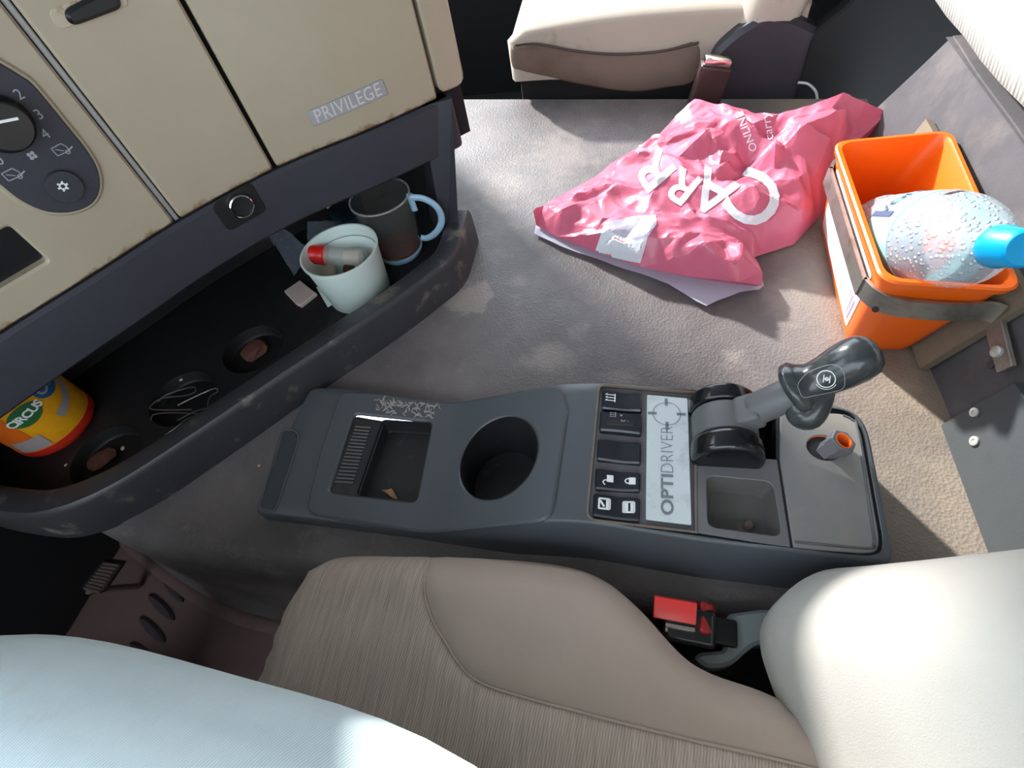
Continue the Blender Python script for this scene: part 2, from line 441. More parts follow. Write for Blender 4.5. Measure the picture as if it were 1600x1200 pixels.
def rbox(name, c, size, mat, parent=None, rot=None, bev=.003, seg=2, smooth=40, loc=None, label=None, taper=None):
    bm = bmesh.new(); bmesh.ops.create_cube(bm, size=1.0)
    for v in bm.verts:
        v.co = Vector((v.co.x * size[0], v.co.y * size[1], v.co.z * size[2]))
        if taper and v.co.z < 0: v.co.x *= taper; v.co.y *= taper
    if bev: bmesh.ops.bevel(bm, geom=bm.edges[:], offset=bev, segments=seg, profile=.6, affect='EDGES', clamp_overlap=True)
    rt = rot if rot is not None else Matrix.Identity(3)
    bm.verts.index_update()
    v = [rt @ x.co + Vector(c) for x in bm.verts]; f = [[x.index for x in q.verts] for q in bm.faces]; bm.free()
    return mk(name, v, f, mat, parent, smooth, loc=loc, label=label)
def rotz(a): return Matrix.Rotation(a, 3, 'Z')
def glyphs(txt, size=1.0, weight=0.0, spacing=1.0):
    cu = bpy.data.curves.new('t', 'FONT'); cu.body = txt; cu.size = size; cu.offset = weight; cu.align_x = 'CENTER'; cu.align_y = 'CENTER'; cu.resolution_u = 4; cu.space_character = spacing
    o = bpy.data.objects.new('t', cu); COL.objects.link(o)
    me = bpy.data.meshes.new_from_object(o.evaluated_get(bpy.context.evaluated_depsgraph_get()))
    v = [(a.co.x, a.co.y) for a in me.vertices]; f = [tuple(p.vertices) for p in me.polygons]
    bpy.data.objects.remove(o); bpy.data.meshes.remove(me); bpy.data.curves.remove(cu)
    return v, f
def subdiv2(v, f, L):
    bm = bmesh.new(); q = [bm.verts.new((a, b, 0)) for a, b in v]
    for x in f:
        try: bm.faces.new([q[i] for i in x])
        except ValueError: pass
    bmesh.ops.triangulate(bm, faces=bm.faces[:])
    for _ in range(7):
        e = [e for e in bm.edges if e.calc_length() > L]
        if not e: break
        bmesh.ops.subdivide_edges(bm, edges=e, cuts=1)
        bmesh.ops.triangulate(bm, faces=bm.faces[:])
    bm.verts.index_update(); r = [(x.co.x, x.co.y) for x in bm.verts], [[a.index for a in x.verts] for x in bm.faces]; bm.free(); return r
def print_on(name, items, mat, parent, M, h=.0004, L=None):
    """flat print: items are (verts2d, faces) in the uv space of M"""
    V = []; F = []
    for v, f in items:
        if L: v, f = subdiv2(v, f, L)
        b = len(V); V += [M(a, c, h) for a, c in v]; F += [tuple(b + i for i in q) for q in f]
    return mk(name, V, F, mat, parent, None, recalc=False)
def place2(g, org, ex, ey):
    """move flat glyphs: org + x*ex + y*ey"""
    v, f = g; return [(org[0] + a * ex[0] + b * ey[0], org[1] + a * ex[1] + b * ey[1]) for a, b in v], f
def quad(x0, y0, x1, y1): return [(x0, y0), (x1, y0), (x1, y1), (x0, y1)], [(0, 1, 2, 3)]
def ring2(r0, r1, n=28, a0=0, a1=2 * math.pi):
    v = []; f = []
    for k in range(n + 1):
        t = a0 + (a1 - a0) * k / n; v += [(r0 * math.cos(t), r0 * math.sin(t)), (r1 * math.cos(t), r1 * math.sin(t))]
    for k in range(n): f.append((2 * k, 2 * k + 1, 2 * k + 3, 2 * k + 2))
    return v, f
def stroke(pts, w):
    v = []; f = []
    for a, b in zip(pts[:-1], pts[1:]):
        a = Vector(a); b = Vector(b); d = (b - a).normalized(); n = Vector((-d.y, d.x)) * w / 2; k = len(v)
        v += [tuple(a + n), tuple(a - n), tuple(b - n), tuple(b + n)]; f.append((k, k + 1, k + 2, k + 3))
    return v, f
def merge2(*gs):
    V = []; F = []
    for v, f in gs: b = len(V); V += v; F += [tuple(b + i for i in q) for q in f]
    return V, F
def ell(cx, cy, rx, ry, n=40, rot=0): return [(cx + rx * math.cos(t) * math.cos(rot) - ry * math.sin(t) * math.sin(rot), cy + rx * math.cos(t) * math.sin(rot) + ry * math.sin(t) * math.cos(rot)) for t in [2 * math.pi * k / n for k in range(n)]]
# ================================================================== the cab shell (setting)
def struct(o): o['kind'] = 'structure'; return o
X0, X1, Y0, Y1, ZF, ZC = -1.12, 1.25, -.78, 1.78, -.24, 1.34
TE = [(-1.10, .40), (-.92, .31), (-.78, .245), (-.66, .195), (-.56, .165), (-.46, .152), (-.36, .150), (-.26, .150), (-.16, .150), (-.02, .150), (.12, .150), (.26, .150), (.40, .150)]   # near edge of the engine tunnel
TE = [tuple(p) for p in catmull([Vector((a, b)) for a, b in TE], 6)]
tun = struct(plate('engine_tunnel', TE + [(.40, .985), (-1.10, 1.21)], 'tunnel', holes=[[(-.37, .186), (.205, .176), (.205, .312), (-.20, .318), (-.37, .332)]], th=.012, bev=.0))
prof = [(0, 0)] + [(-.028 * math.sin(a), -.028 * (1 - math.cos(a))) for a in [R(x) for x in (15, 30, 45, 60, 75, 90)]] + [(-.030, -.10), (-.034, -.20), (-.05, -.245)]
rings = []
for i, p in enumerate(TE):
    a = Vector(TE[max(0, i - 1)]); b = Vector(TE[min(len(TE) - 1, i + 1)]); t = (b - a).normalized(); nn = Vector((-t.y, t.x))
    rings.append([(p[0] + nn.x * d, p[1] + nn.y * d, z) for d, z in [(-q[0] * -1, q[1]) for q in prof]])
side = loft('tunnel_side', rings, 'tunnel', tun, caps=False, closed=False)
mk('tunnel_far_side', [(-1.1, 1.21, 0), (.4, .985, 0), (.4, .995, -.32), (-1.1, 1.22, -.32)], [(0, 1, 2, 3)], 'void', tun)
flo = struct(plate('floor', [(X0, Y0), (1.2, Y0), (1.2, .3), (-.4, .3), (X0, .46)], 'mat', M=lambda u, v, h: (u, v, ZF + h), th=.02, bev=.0))
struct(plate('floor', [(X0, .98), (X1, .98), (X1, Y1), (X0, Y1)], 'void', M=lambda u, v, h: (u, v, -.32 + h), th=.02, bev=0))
ribs = [((255, 902), (287, 941)), ((234, 930), (273, 969)), ((220, 965), (259, 1004)), ((205, 1005), (246, 1040))]
def rib_piece(a, b):
    a = Vector(PZ(*a, ZF)); b = Vector(PZ(*b, ZF)); c = (a + b) / 2; L = (b - a).length / 2; an = math.atan2((b - a).y, (b - a).x)
    plate('grip_rib', ell(c.x, c.y, L, .0065, 20, an), 'mat_rib', flo, M=lambda u, v, h: (u, v, ZF + .006 + h), th=.006, bev=.003)
for a, b in ribs: rib_piece(a, b)
# raised border of the rubber mat beside the tunnel
bp = [(x, y - .052, ZF + .004) for x, y in TE[10:44]]
sweep('mat_border', bp, (.012, .008), 'mat', flo, n=8)
def wall(name, outer, holes, M, mat='shell'): return struct(plate(name, outer, mat, holes=holes, M=M, th=.03, bev=0))
wall('wall_front', [(Y0, -.34), (Y1, -.34), (Y1, ZC), (Y0, ZC)], [[(-.72, .30), (1.74, .30), (1.74, 1.26), (-.72, 1.26)]], lambda u, v, h: (X0 + h, u, v), 'void')
wall('wall_passenger', [(X0, -.34), (X1, -.34), (X1, ZC), (X0, ZC)], [[(-1.08, .30), (.35, .30), (.35, 1.26), (-1.08, 1.26)]], lambda u, v, h: (u, Y1 - h, v), 'void')
wall('wall_driver', [(X0, -.34), (X1, -.34), (X1, ZC), (X0, ZC)], [[(-1.06, .22), (.42, .22), (.42, 1.24), (-1.06, 1.24)]], lambda u, v, h: (u, Y0 + h, v))
wall('wall_rear', [(Y0, -.34), (Y1, -.34), (Y1, ZC), (Y0, ZC)], [], lambda u, v, h: (X1 - h, u, v))
wall('ceiling', [(X0, Y0), (X1, Y0), (X1, Y1), (X0, Y1)], [], lambda u, v, h: (u, v, ZC - h))

# ------------------------------------------------------------------ bunk behind the seats
BN = np.array([1.0, 0, -.30]); BN /= np.linalg.norm(BN); B0 = np.array([.337, 0, 0])
def BM(u, v, h): return (.337 + .30 * v - h, u, v)                # u = y, v = z
def bpx(px, py):
    p = PP(px, py, B0, BN); return (p[1], p[2])
bunk = struct(plate('wall_bunk', [(-.76, -.24), (.93, -.24), (.861, 0), (.80, .172), (-.76, .172)], 'bunk_carpet', M=BM, th=.03, bev=.004,
                    res=.03, hf=lambda u, v: .006 * noise.noise(Vector((u * 7, v * 9, 1.3)))))
mk('bunk_deck', [(.388, -.76, .171), (1.24, -.76, .171), (1.24, .80, .171), (.388, .80, .171)], [(0, 1, 2, 3)], 'bunk_carpet', bunk)
pl = plate('cover_plate', [bpx(*p) for p in ((1478, 668), (1600, 598))] + [(.02, .13), (.0, .001), bpx(1548, 868)], 'bunk_plate', bunk, M=lambda u, v, h: BM(u, v, h + .009), th=.012, bev=.001, label='dark grey metal cover plate')
for q in ((1541, 645), (1541, 690)):
    c = bpx(*q); lathe('screw', [(.0, .0), (.0048, .0), (.0046, .0016), (.0022, .002), (.0018, .001), (0, .001)], BM(c[0], c[1], .0095), (-.958, 0, .287), 'screw', bunk, 16)
c = bpx(1557, 570); lathe('screw', [(.0, .0), (.004, .0), (.0038, .0014), (0, .0016)], BM(c[0], c[1], .004), (-.958, 0, .287), 'bunk_plate', bunk, 14)
# mattress
rings = []
for k in range(29):
    y = -.74 + k * .0575; wob = .006 * noise.noise(Vector((y * 3, 0, 4))); z0 = .178 + wob
    sec = [(.44, z0 - .004), (.405, z0), (.385, z0 + .012), (.378, z0 + .04), (.380, z0 + .08), (.395, z0 + .105), (.43, z0 + .115), (.7, z0 + .125), (1.2, z0 + .12), (1.22, z0 + .05), (1.2, z0 - .004)]
    rings.append([(x, y, z + .003 * noise.noise(Vector((x * 14, y * 14, 2)))) for x, z in sec])
mat_o = loft('mattress', rings, 'mattress_rib', loc=(.8, .5, .175)); tag(mat_o, 'pale ribbed fabric mattress on the bunk at the upper right', 'mattress')
# ================================================================== dashboard
DASH = thing('dashboard', (-.5, .45, 0), 'cream and black angled dashboard with storage tray above the tunnel', 'dashboard')
_q = [(-.70, .07), (-.645, .17), (-.591, .262), (-.536, .345), (-.480, .431), (-.399, .521), (-.303, .592), (-.228, .656), (-.200, .682)]
DP = catmull([Vector(a) for a in _q], 8); DS = [0.0]
for a, b in zip(DP[:-1], DP[1:]): DS.append(DS[-1] + (b - a).length)
def dpt(s):
    s = max(0, min(DS[-1] - 1e-6, s)); i = max(k for k in range(len(DS) - 1) if DS[k] <= s); t = (s - DS[i]) / (DS[i + 1] - DS[i])
    d0 = (DP[min(i + 1, len(DP) - 1)] - DP[max(i - 1, 0)]).normalized(); d1 = (DP[min(i + 2, len(DP) - 1)] - DP[i]).normalized(); d = d0.lerp(d1, t).normalized()
    return DP[i].lerp(DP[i + 1], t), Vector((d.y, -d.x))
def DM(s, z, h): p, n = dpt(s); return (p.x + n.x * h, p.y + n.y * h, z)
def dsz(px, py, off=0.0):
    r = ray(px, py); best = None
    for i in range(len(DP) - 1):
        a, b = DP[i], DP[i + 1]; d = b - a; nrm = np.array([d.y, -d.x, 0]) / d.length
        p = PP(px, py, np.array([a.x, a.y, 0]) + nrm * off, nrm); t = ((p[0] - a.x) * d.x + (p[1] - a.y) * d.y) / d.length_squared
        if (-.02 <= t <= 1.02) or (i == 0 and t < 0) : best = (DS[i] + t * d.length, p[2]) if best is None else best
    return best or (DS[-1], 0)
ZB, ZT = .217, .445
sA, sB, sC = dsz(285, 345)[0], dsz(435, 265)[0], dsz(690, 155)[0]; sE = DS[-1]
core = [tuple(DP[k] - Vector(DM(DS[k], 0, 1)[:2]).lerp(DP[k], 0) * 0) for k in range(len(DP))]
corep = [DM(s, 0, -.016)[:2] for s in np.linspace(0, sE, 40)] + [(-1.08, .78), (-1.08, .02)]
plate('dash_core', corep, 'void', DASH, M=lambda u, v, h: (u, v, ZT - .004 + h), th=ZT - .155, bev=.003)
def panel(name, s0, s1, z0, z1, mat='cream', off=0, th=.014, r=.004, bev=.0025, holes=(), **kw):
    return plate(name, rpoly([(s0, z0), (s1, z0), (s1, z1), (s0, z1)], r, 3), mat, DASH, M=lambda u, v, h: DM(u, v, off + h), th=th, bev=bev, res=.025, holes=holes, **kw)
_p0 = dsz(76, 408); pk = [(_p0[0] - .13, _p0[1]), (_p0[0], _p0[1]), (_p0[0], _p0[1] + .042), (_p0[0] - .13, _p0[1] + .042)]
panel('dash_panel', .0, sA - .007, ZB, ZT, holes=[rpoly(pk, .004, 3)])
plate('storage_pocket', rpoly(inset(ccw(pk), .0), .004, 3), 'black_gloss', DASH, M=lambda u, v, h: DM(u, v, h - .012), th=.004, bev=.0005, res=.02)
panel('dash_panel', sA + .0005, sB - .0045, ZB, ZT)
panel('dash_panel', sB + .0005, sC - .0045, ZB, ZT)
panel('dash_panel', sC + .0005, sE, ZB + .003, ZT, th=.03, r=.012)
panel('panel_strip', sA - .0058, sA - .0006, ZB, ZT, 'strip_metal', -.003, .01, .001, .001)
# rust coloured worn edge along the panel feet
# dark trim rail below the panels
panel('trim_rail', 0, sE - .024, .147, ZB - .0015, 'dark_trim', .004, .03, .006, .004)
sk = dsz(375, 320, .004); ck = DM(sk[0], sk[1], .004); nk = dpt(sk[0])[1]
plate('socket_recess', rpoly([(sk[0] - .028, sk[1] - .021), (sk[0] + .024, sk[1] - .021), (sk[0] + .024, sk[1] + .017), (sk[0] - .028, sk[1] + .017)], .008), 'black', DASH, M=lambda u, v, h: DM(u, v, .0055 + h), th=.002, bev=.0008, res=.02)
so = lathe('power_socket', [(.0105, .001), (.0135, .001), (.0138, .0045), (.0125, .0055), (.0118, .0045), (.0116, -.012), (.0002, -.012)], Vector(ck) + Vector((nk.x, nk.y, 0)) * .002, (nk.x, nk.y, 0), 'chrome', DASH, 30, label='chrome ringed power socket')
lathe('socket_bore', [(.0, .0005), (.0117, .0005), (.0117, .0012), (0, .0012)], Vector(ck) + Vector((nk.x, nk.y, 0)) * .002, (nk.x, nk.y, 0), 'void', so, 24)
# heater control pod
pod = [dsz(*p, .004) for p in ((0, 99), (30, 117), (54, 135), (99, 189), (135, 234), (152, 264), (156, 294), (144, 318), (114, 331), (75, 331), (36, 315), (0, 288), (-60, 240), (-110, 170), (-125, 110), (-105, 65), (-60, 66))]
pod = [tuple(p) for p in catmull([Vector(p) for p in pod], 4, True)]
plate('control_surround', [tuple(p) for p in inset(ccw(pod), -.004)], 'cream', DASH, M=lambda u, v, h: DM(u, v, .0025 + h), th=.004, bev=.002, res=.02)
podo = plate('control_pod', pod, 'dark_trim', DASH, M=lambda u, v, h: DM(u, v, .0045 + h), th=.006, bev=.001, res=.02, label='dark climate control pod with white symbols')
PM = lambda u, v, h: DM(u, v, .0047 + h)
kn = dsz(2, 194, .006); nk = dpt(kn[0])[1]; kb = Vector(DM(kn[0], kn[1], .0045)); na = Vector((nk.x, nk.y, 0))
knob = lathe('dial', [(.0, 0), (.0225, 0), (.0230, .002), (.0205, .005), (.0192, .013), (.0178, .0145), (.0, .0147)], kb, na, 'black_gloss', DASH, 40)
print_on('pointer', [place2(quad(-.001, -.008, .0012, .008), (kn[0] + .004, kn[1] + .004), (.25, .97), (.97, -.25))], 'white_print', knob, lambda u, v, h: DM(u, v, .0195 + h))
bt = dsz(101, 292, .006); nb = dpt(bt[0])[1]
btn = lathe('button', [(.0, 0), (.0148, 0), (.0150, .002), (.0142, .0035), (.0, .0037)], Vector(DM(bt[0], bt[1], .0045)), (nb.x, nb.y, 0), 'dark_trim', DASH, 32)
snow = merge2(*[stroke([(.0016 * math.cos(a), .0016 * math.sin(a)), (.0046 * math.cos(a), .0046 * math.sin(a))], .0016) for a in [R(60 * k) for k in range(6)]], ring2(.0022, .0032, 18))
print_on('snowflake', [place2(snow, (bt[0] - .001, bt[1] + .002), (1, 0), (0, 1))], 'white_print', btn, lambda u, v, h: DM(u, v, .0083 + h))
items = []
for t_, p in (('2', (30, 148)), ('3', (61, 179)), ('4', (71, 210)), ('0', (-2, 251))):
    c = dsz(*p, .005); items.append(place2(glyphs(t_, .0115), c, (1, 0), (0, 1)))
tr = merge2(stroke([(-.006, -.002), (-.006, .005), (.003, .005), (.005, .001), (.005, -.003), (-.006, -.002)], .0008), place2(ring2(.0012, .002, 12), (.003, -.003), (1, 0), (0, 1)), stroke([(.005, -.002), (.009, -.001)], .0012), stroke([(-.004, .003), (.001, -.001)], .0007))
for p in ((97, 235), (21, 274)): items.append(place2(tr, dsz(*p, .005), (1, 0), (0, 1)))
fan = merge2(*[place2(ring2(0, .0016, 10), (.0022 * math.cos(a), .0022 * math.sin(a)), (1, 0), (0, 1)) for a in [R(45 + 90 * k) for k in range(4)]])
items.append(place2(fan, dsz(50, 243, .005), (1, 0), (0, 1)))
print_on('symbols', items, 'grey_print', podo, PM)
# door handle at the top
hc = [dsz(*p, .002) for p in ((74, 17), (180, -22), (206, 8), (93, 49))]
plate('handle_recess', rpoly(hc, .006), 'cream_edge', DASH, M=lambda u, v, h: DM(u, v, .0008 + h), th=.002, bev=.0005, res=.03)
hh = [dsz(*p, .004) for p in ((97, 17), (175, -22), (195, 12), (112, 43))]
plate('latch_handle', rpoly(hh, .008), 'black_gloss', DASH, M=lambda u, v, h: DM(u, v, .006 + h), th=.008, bev=.003, res=.03, label='glossy black latch handle')
# badge
bc = [dsz(*p, .001) for p in ((478, 175), (597, 123), (606, 147), (490, 198))]
bdg = plate('name_badge', rpoly(bc, .002, 3), 'badge', DASH, M=lambda u, v, h: DM(u, v, .0018 + h), th=.002, bev=.0005, res=.02, label='silver name badge with raised lettering')
cb = (sum(p[0] for p in bc) / 4, sum(p[1] for p in bc) / 4); bw = bc[1][0] - bc[0][0]
gv, gf = glyphs('PRIVILEGE', 1, 0, 1.05); gw = max(v[0] for v in gv) - min(v[0] for v in gv); k = bw * .86 / gw
ez = (bc[1][1] - bc[0][1]) / (bc[1][0] - bc[0][0])
print_on('lettering', [place2((gv, gf), cb, (k, k * ez), (0, k * 1.15))], 'badge_ink', bdg, lambda u, v, h: DM(u, v, .0019 + h), L=.01)
# storage tray
LIP = [(-.86, .185), (-.75, .158), (-.66, .150), (-.605, .156), (-.548, .190), (-.48, .262), (-.408, .345), (-.31, .454), (-.262, .515), (-.240, .55), (-.236, .60), (-.236, .64)]
LIPc = [tuple(p) for p in catmull([Vector(p) for p in LIP], 6)]
back = [DM(s, 0, -.19)[:2] for s in np.linspace(sE, 0, 14)]
trayp = LIPc[:-3] + [(-.262, .655)] + back + [(-.95, .22)]
wells_px = [((395, 545), .043), ((285, 622), .044), ((165, 712), .044)]
wl = [ell(*xy(*p, .018), r, r, 30) for p, r in wells_px]
plate('tray_floor', trayp, 'tray_black', DASH, holes=wl, M=lambda u, v, h: (u, v, .018 + h), th=.016, bev=.001)
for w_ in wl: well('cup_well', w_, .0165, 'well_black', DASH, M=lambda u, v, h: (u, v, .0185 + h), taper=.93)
lshape = [(-1, -1), (1.1, -1), (1, .72), (.93, .9), (.78, 1), (-.5, .96), (-.8, .84), (-.95, .55)]
sweep('tray_lip', [(p[0] - .005, p[1] + .005, .027) for p in LIPc], (.0185, .031), 'lip_black', DASH, shape=lshape, smooth=50)
rings = [[(p[0], p[1], .015), (p[0], p[1], .16)] for p in [DM(s, 0, -.188)[:2] for s in np.linspace(0, sE, 20)]]
loft('tray_back', rings, 'tray_black', DASH, caps=False, closed=False)
loft('tray_end_wall', [[(x, y, .0) for x, y in ((-.266, .612), (-.242, .600), (-.278, .70), (-.31, .69))], [(x, y, .2155) for x, y in ((-.252, .640), (-.214, .655), (-.240, .725), (-.28, .71))]], 'dark_trim', DASH, smooth=20)
plate('tray_end_back', [(-.27, .68), (-.265, .70), (-.62, .88), (-.63, .86)], 'void', DASH, M=lambda u, v, h: (u, v, .21 + h), th=.21, bev=0)
# skirt under the tray where it drops into the footwell
rings = [[(p[0], p[1] + .004, .0), (p[0], p[1] + .05, -.24)] for p in LIPc[:18]]
loft('tray_skirt', rings, 'tray_black', DASH, caps=False, closed=False)
# unseen masses added to block sun and windscreen light; black panel darkens the footwell
plate('light_block_hood', [(-.49, .425), (-.60, .255), (-.68, .10), (-1.08, .02), (-1.08, .62)], 'dark_trim', DASH, M=lambda u, v, h: (u, v, .72 + h), th=.28, bev=.01)
plate('light_block_dash', [(-.70, .09), (-.70, -.74), (-1.08, -.74), (-1.08, .05)], 'dark_trim', DASH, M=lambda u, v, h: (u, v, .50 + h), th=.40, bev=.01)
plate('footwell_dark_panel', [(-.80, .20), (-.86, -.74), (-1.05, -.74), (-1.05, .30)], 'void', DASH, M=lambda u, v, h: (u, v, .11 + h), th=.345, bev=.004)
# ================================================================== centre console on the tunnel
CON = thing('centre_console', (-.08, .25, 0), 'dark grey plastic gear console with cup holder on the engine tunnel', 'console')
def softp(x): return math.log1p(math.exp(-abs(x))) + max(x, 0)
def zc(x):
    w = .007; return .022 + .048 * (softp((x + .188) / w) - softp((x + .057) / w)) * w / .131
def CM(u, v, h): return (u, v, zc(u) + h)
def cxy(px, py, lift=0.0):
    z = .05
    for _ in range(9): p = PZ(px, py, z); z = zc(p[0]) + lift
    return (float(p[0]), float(p[1]))
def cpoly(*pts, lift=0.0): return [cxy(a, b, lift) for a, b in pts]
hous = rpoly(cpoly((485, 604), (545, 606), (700, 627), (885, 598), (940, 596), (1140, 610), (1325, 634), (1356, 660), (1397, 862), (1394, 880), (1100, 846), (925, 818), (880, 815), (665, 832), (398, 800), (402, 785), (430, 715)),
             [.012, .0, .03, .03, .02, 0, .02, .02, .01, .006, 0, .02, .03, .02, .006, .004, .02])
ins_p = rpoly(cpoly((532, 611), (600, 615), (697, 630), (878, 601), (888, 640), (862, 814), (665, 832), (476, 803), (500, 705), lift=.003), [.016, 0, .02, .014, .0, .016, .02, .016, .0])
insh = inset(ccw(ins_p), .006)
bez = rpoly(cpoly((936, 600), (1086, 612), (1088, 832), (916, 812)), [.008, 0, 0, .010])
gear_h = rpoly(cpoly((1090, 613), (1182, 616), (1214, 640), (1214, 716), (1090, 704)), 0)
tray_p = rpoly(cpoly((1086, 706), (1216, 716), (1238, 857), (1088, 832)), 0)
rear_p = rpoly(cpoly((1219, 640), (1328, 645), (1346, 668), (1378, 850), (1368, 866), (1240, 857), (1218, 716)), [.004, .012, .01, .012, .012, 0, 0])
top = rpoly(cpoly((936, 599), (1140, 612), (1332, 641), (1351, 668), (1385, 852), (1372, 872), (1237, 860), (916, 814)), [.009, 0, .012, .012, .014, .012, 0, .011])
# housing skin with skirt down to the tunnel
def hous_low(p):
    c = Vector((-.08, .25)); v = Vector(p) - c; return (p[0] + (.008 if p[0] > .1 else 0) - (.0 if p[0] > -.3 else .002), p[1] - (.010 * min(1, max(0, (p[0] + .2) / .1)) if v.y < 0 else -.006))
HO = ccw(hous); HO = dens(HO, .012)
v2, f2 = tri2d(inset(HO, .003), [ccw(insh), inset(ccw(top), .001)], .02)
V = [CM(p[0], p[1], 0) for p in v2]; F = list(f2); N = len(HO); a = len(V); I = inset(HO, .003)
V += [CM(*p, 0) for p in I] + [CM(p[0], p[1], -.0012) for p in inset(HO, .0009)] + [CM(p[0], p[1], -.0035) for p in HO] + [(*hous_low(p), -.004) for p in HO]
for k in range(3):
    for i in range(N): j = (i + 1) % N; F.append((a + k * N + i, a + k * N + j, a + (k + 1) * N + j, a + (k + 1) * N + i))
mk('housing', V, F, 'console', CON, 40)
# sunk floor of the rear control field
plate('field_frame', top, 'console_dark', CON, holes=[gear_h, rpoly(cpoly((1104, 742), (1208, 752), (1222, 838), (1106, 822)), .006)], M=lambda u, v, h: CM(u, v, h - .004), th=.004, bev=.0003, res=.03)
# front insert with coin tray and cup holder
coin = rpoly(cpoly((553, 646), (675, 659), (650, 785), (512, 769), lift=.003), .008)
cc = cxy(778, 713, .003); cup_r = .0455
cup = ell(cc[0], cc[1], cup_r * .94, cup_r * 1.04, 48)
plate('insert_panel', ins_p, 'console', CON, holes=[coin, cup], M=lambda u, v, h: CM(u, v, .0035 + h), th=.004, bev=.0022, res=.014)
IM = lambda u, v, h: CM(u, v, .0035 + h)
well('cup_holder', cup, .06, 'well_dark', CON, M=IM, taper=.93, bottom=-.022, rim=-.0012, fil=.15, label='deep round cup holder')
pit = rpoly(cpoly((597, 656), (675, 661), (650, 784), (556, 774), lift=.003), .006)
well('coin_tray', pit, .022, 'well_dark', CON, M=IM, taper=.96, rim=-.0012)
sl_out = rpoly(cpoly((551, 647), (599, 655), (557, 775), (511, 769), lift=.003), .005)
strip = plate('slotted_strip', sl_out, 'console_dark', CON, M=lambda u, v, h: CM(u, v, -.001 + h), th=.003, bev=.0008)
A, B, C_, D_ = [Vector(p) for p in cpoly((556, 664), (580, 666), (551, 757), (522, 755))]
for k in range(17):
    t = (k + .5) / 17; l = A.lerp(D_, t); r_ = B.lerp(C_, t); w = .0010
    plate('slot', rpoly([(l.x, l.y - w), (r_.x, r_.y - w), (r_.x, r_.y + w), (l.x, l.y + w)], .001, 2), 'grime' if k < 1 else 'slot_metal', strip, M=lambda u, v, h: CM(u, v, .0006 + h), th=.001, bev=.0003)
fg = [cxy(*p) for p in ((440, 676), (455, 671), (466, 678), (465, 695), (452, 735), (432, 793), (420, 799), (408, 794), (409, 780), (427, 720))]
fg = [tuple(p) for p in catmull([Vector(p) for p in fg], 4, True)]
fgi = inset(ccw(fg), .0025)
plate('finger_groove', fgi, 'console_groove', CON, M=lambda u, v, h: CM(u, v, .0006 + h), th=.001, bev=.0004)
sweep('groove_rim', [CM(p[0], p[1], .0004) for p in fg + fg[:1]], .0012, 'console', CON, n=8)
# torn sticker remains on the insert
rr = random.Random(3); V = []; F = []
q0 = [Vector(p) for p in cpoly((588, 623), (692, 632), (684, 653), (588, 646), lift=.003)]
for k in range(70):
    u, v = rr.random(), rr.random(); c = q0[0].lerp(q0[1], u).lerp(q0[3].lerp(q0[2], u), v); an = rr.uniform(-1.4, 1.4); L = rr.uniform(.002, .006); w = rr.uniform(.0005, .0014); b = len(V)
    for s in range(5):
        p = c + Vector((math.cos(an), math.sin(an))) * L * (s / 2 - 1); an += rr.uniform(-.5, .5); n_ = Vector((-math.sin(an), math.cos(an))) * w * (1 - abs(s - 2) * .3)
        V += [IM(p.x + n_.x, p.y + n_.y, .0005 + rr.random() * .0006), IM(p.x - n_.x, p.y - n_.y, .0004)]
    F += [(b + 2 * s, b + 2 * s + 1, b + 2 * s + 3, b + 2 * s + 2) for s in range(4)]
mk('sticker_residue', V, F, 'residue', CON, None, recalc=False, label='scraped remains of a torn sticker')
# switches
SWM = lambda u, v, h: CM(u, v, h - .004)
def sq(x, y): return (915 + x / 5.217, 595 + y / 5.217)
sw_px = [((130, 65), (470, 95), (465, 245), (125, 225)), ((115, 240), (470, 275), (460, 440), (105, 405)), ((95, 465), (460, 495), (455, 675), (85, 640)), ((75, 705), (455, 740), (450, 900), (70, 880)), ((60, 910), (455, 950), (445, 1145), (50, 1100))]
plate('switch_bezel', inset(ccw(bez), .001), 'bezel_grey', CON, M=lambda u, v, h: SWM(u, v, .0004 + h), th=.0015, bev=.0006)
brim = ccw(bez); V = []; F = []; NB = len(brim)
for i, (p, q) in enumerate(zip(inset(brim, -.0008), inset(brim, .0012))): V += [SWM(*p, .004), SWM(*q, .0045), SWM(*q, .001)]
for i in range(NB):
    j = (i + 1) % NB; F += [(3 * i, 3 * i + 1, 3 * j + 1, 3 * j), (3 * i + 1, 3 * i + 2, 3 * j + 2, 3 * j + 1)]
mk('bezel_rim', V, F, 'grime', CON, 40)
SW = []
for k, pts in enumerate(sw_px):
    q = [Vector(cxy(*sq(*p), lift=.003)) for p in pts]; cx_ = sum(p.x for p in q) / 4; hw = .5 * ((q[1] - q[0]).length)
    def hf(u, v, cx_=cx_, hw=hw, k=k): t = min(1, abs(u - cx_) / hw); return (-.0026 * (1 - t) if k != 1 else .001 * (1 - t * t)) - (.0008 if u > cx_ and k != 1 else 0)
    s_ = plate('rocker_switch', inset(ccw(rpoly([tuple(p) for p in q], .003, 4)), .0005), 'switch', CON, M=lambda u, v, h: SWM(u, v, .0075 + h), th=.008, bev=.0016, res=.006, hf=hf)
    SW.append((s_, q, hf))
def sw_print(k, name, items, mat='white_print'):
    s_, q, hf = SW[k]; print_on(name, items, mat, s_, lambda u, v, h: SWM(u, v, .0076 + hf(u, v) + h), h=.0003, L=.002)
def at(px, py): return cxy(*sq(px, py), lift=.003)
def sym(c, g, s=1.0): return place2(g, c, (0, s), (-s, 0))       # symbols are read from the driver's side: their up is -X
def symx(c, g, s=1.0): return place2(g, c, (s, 0), (0, s))
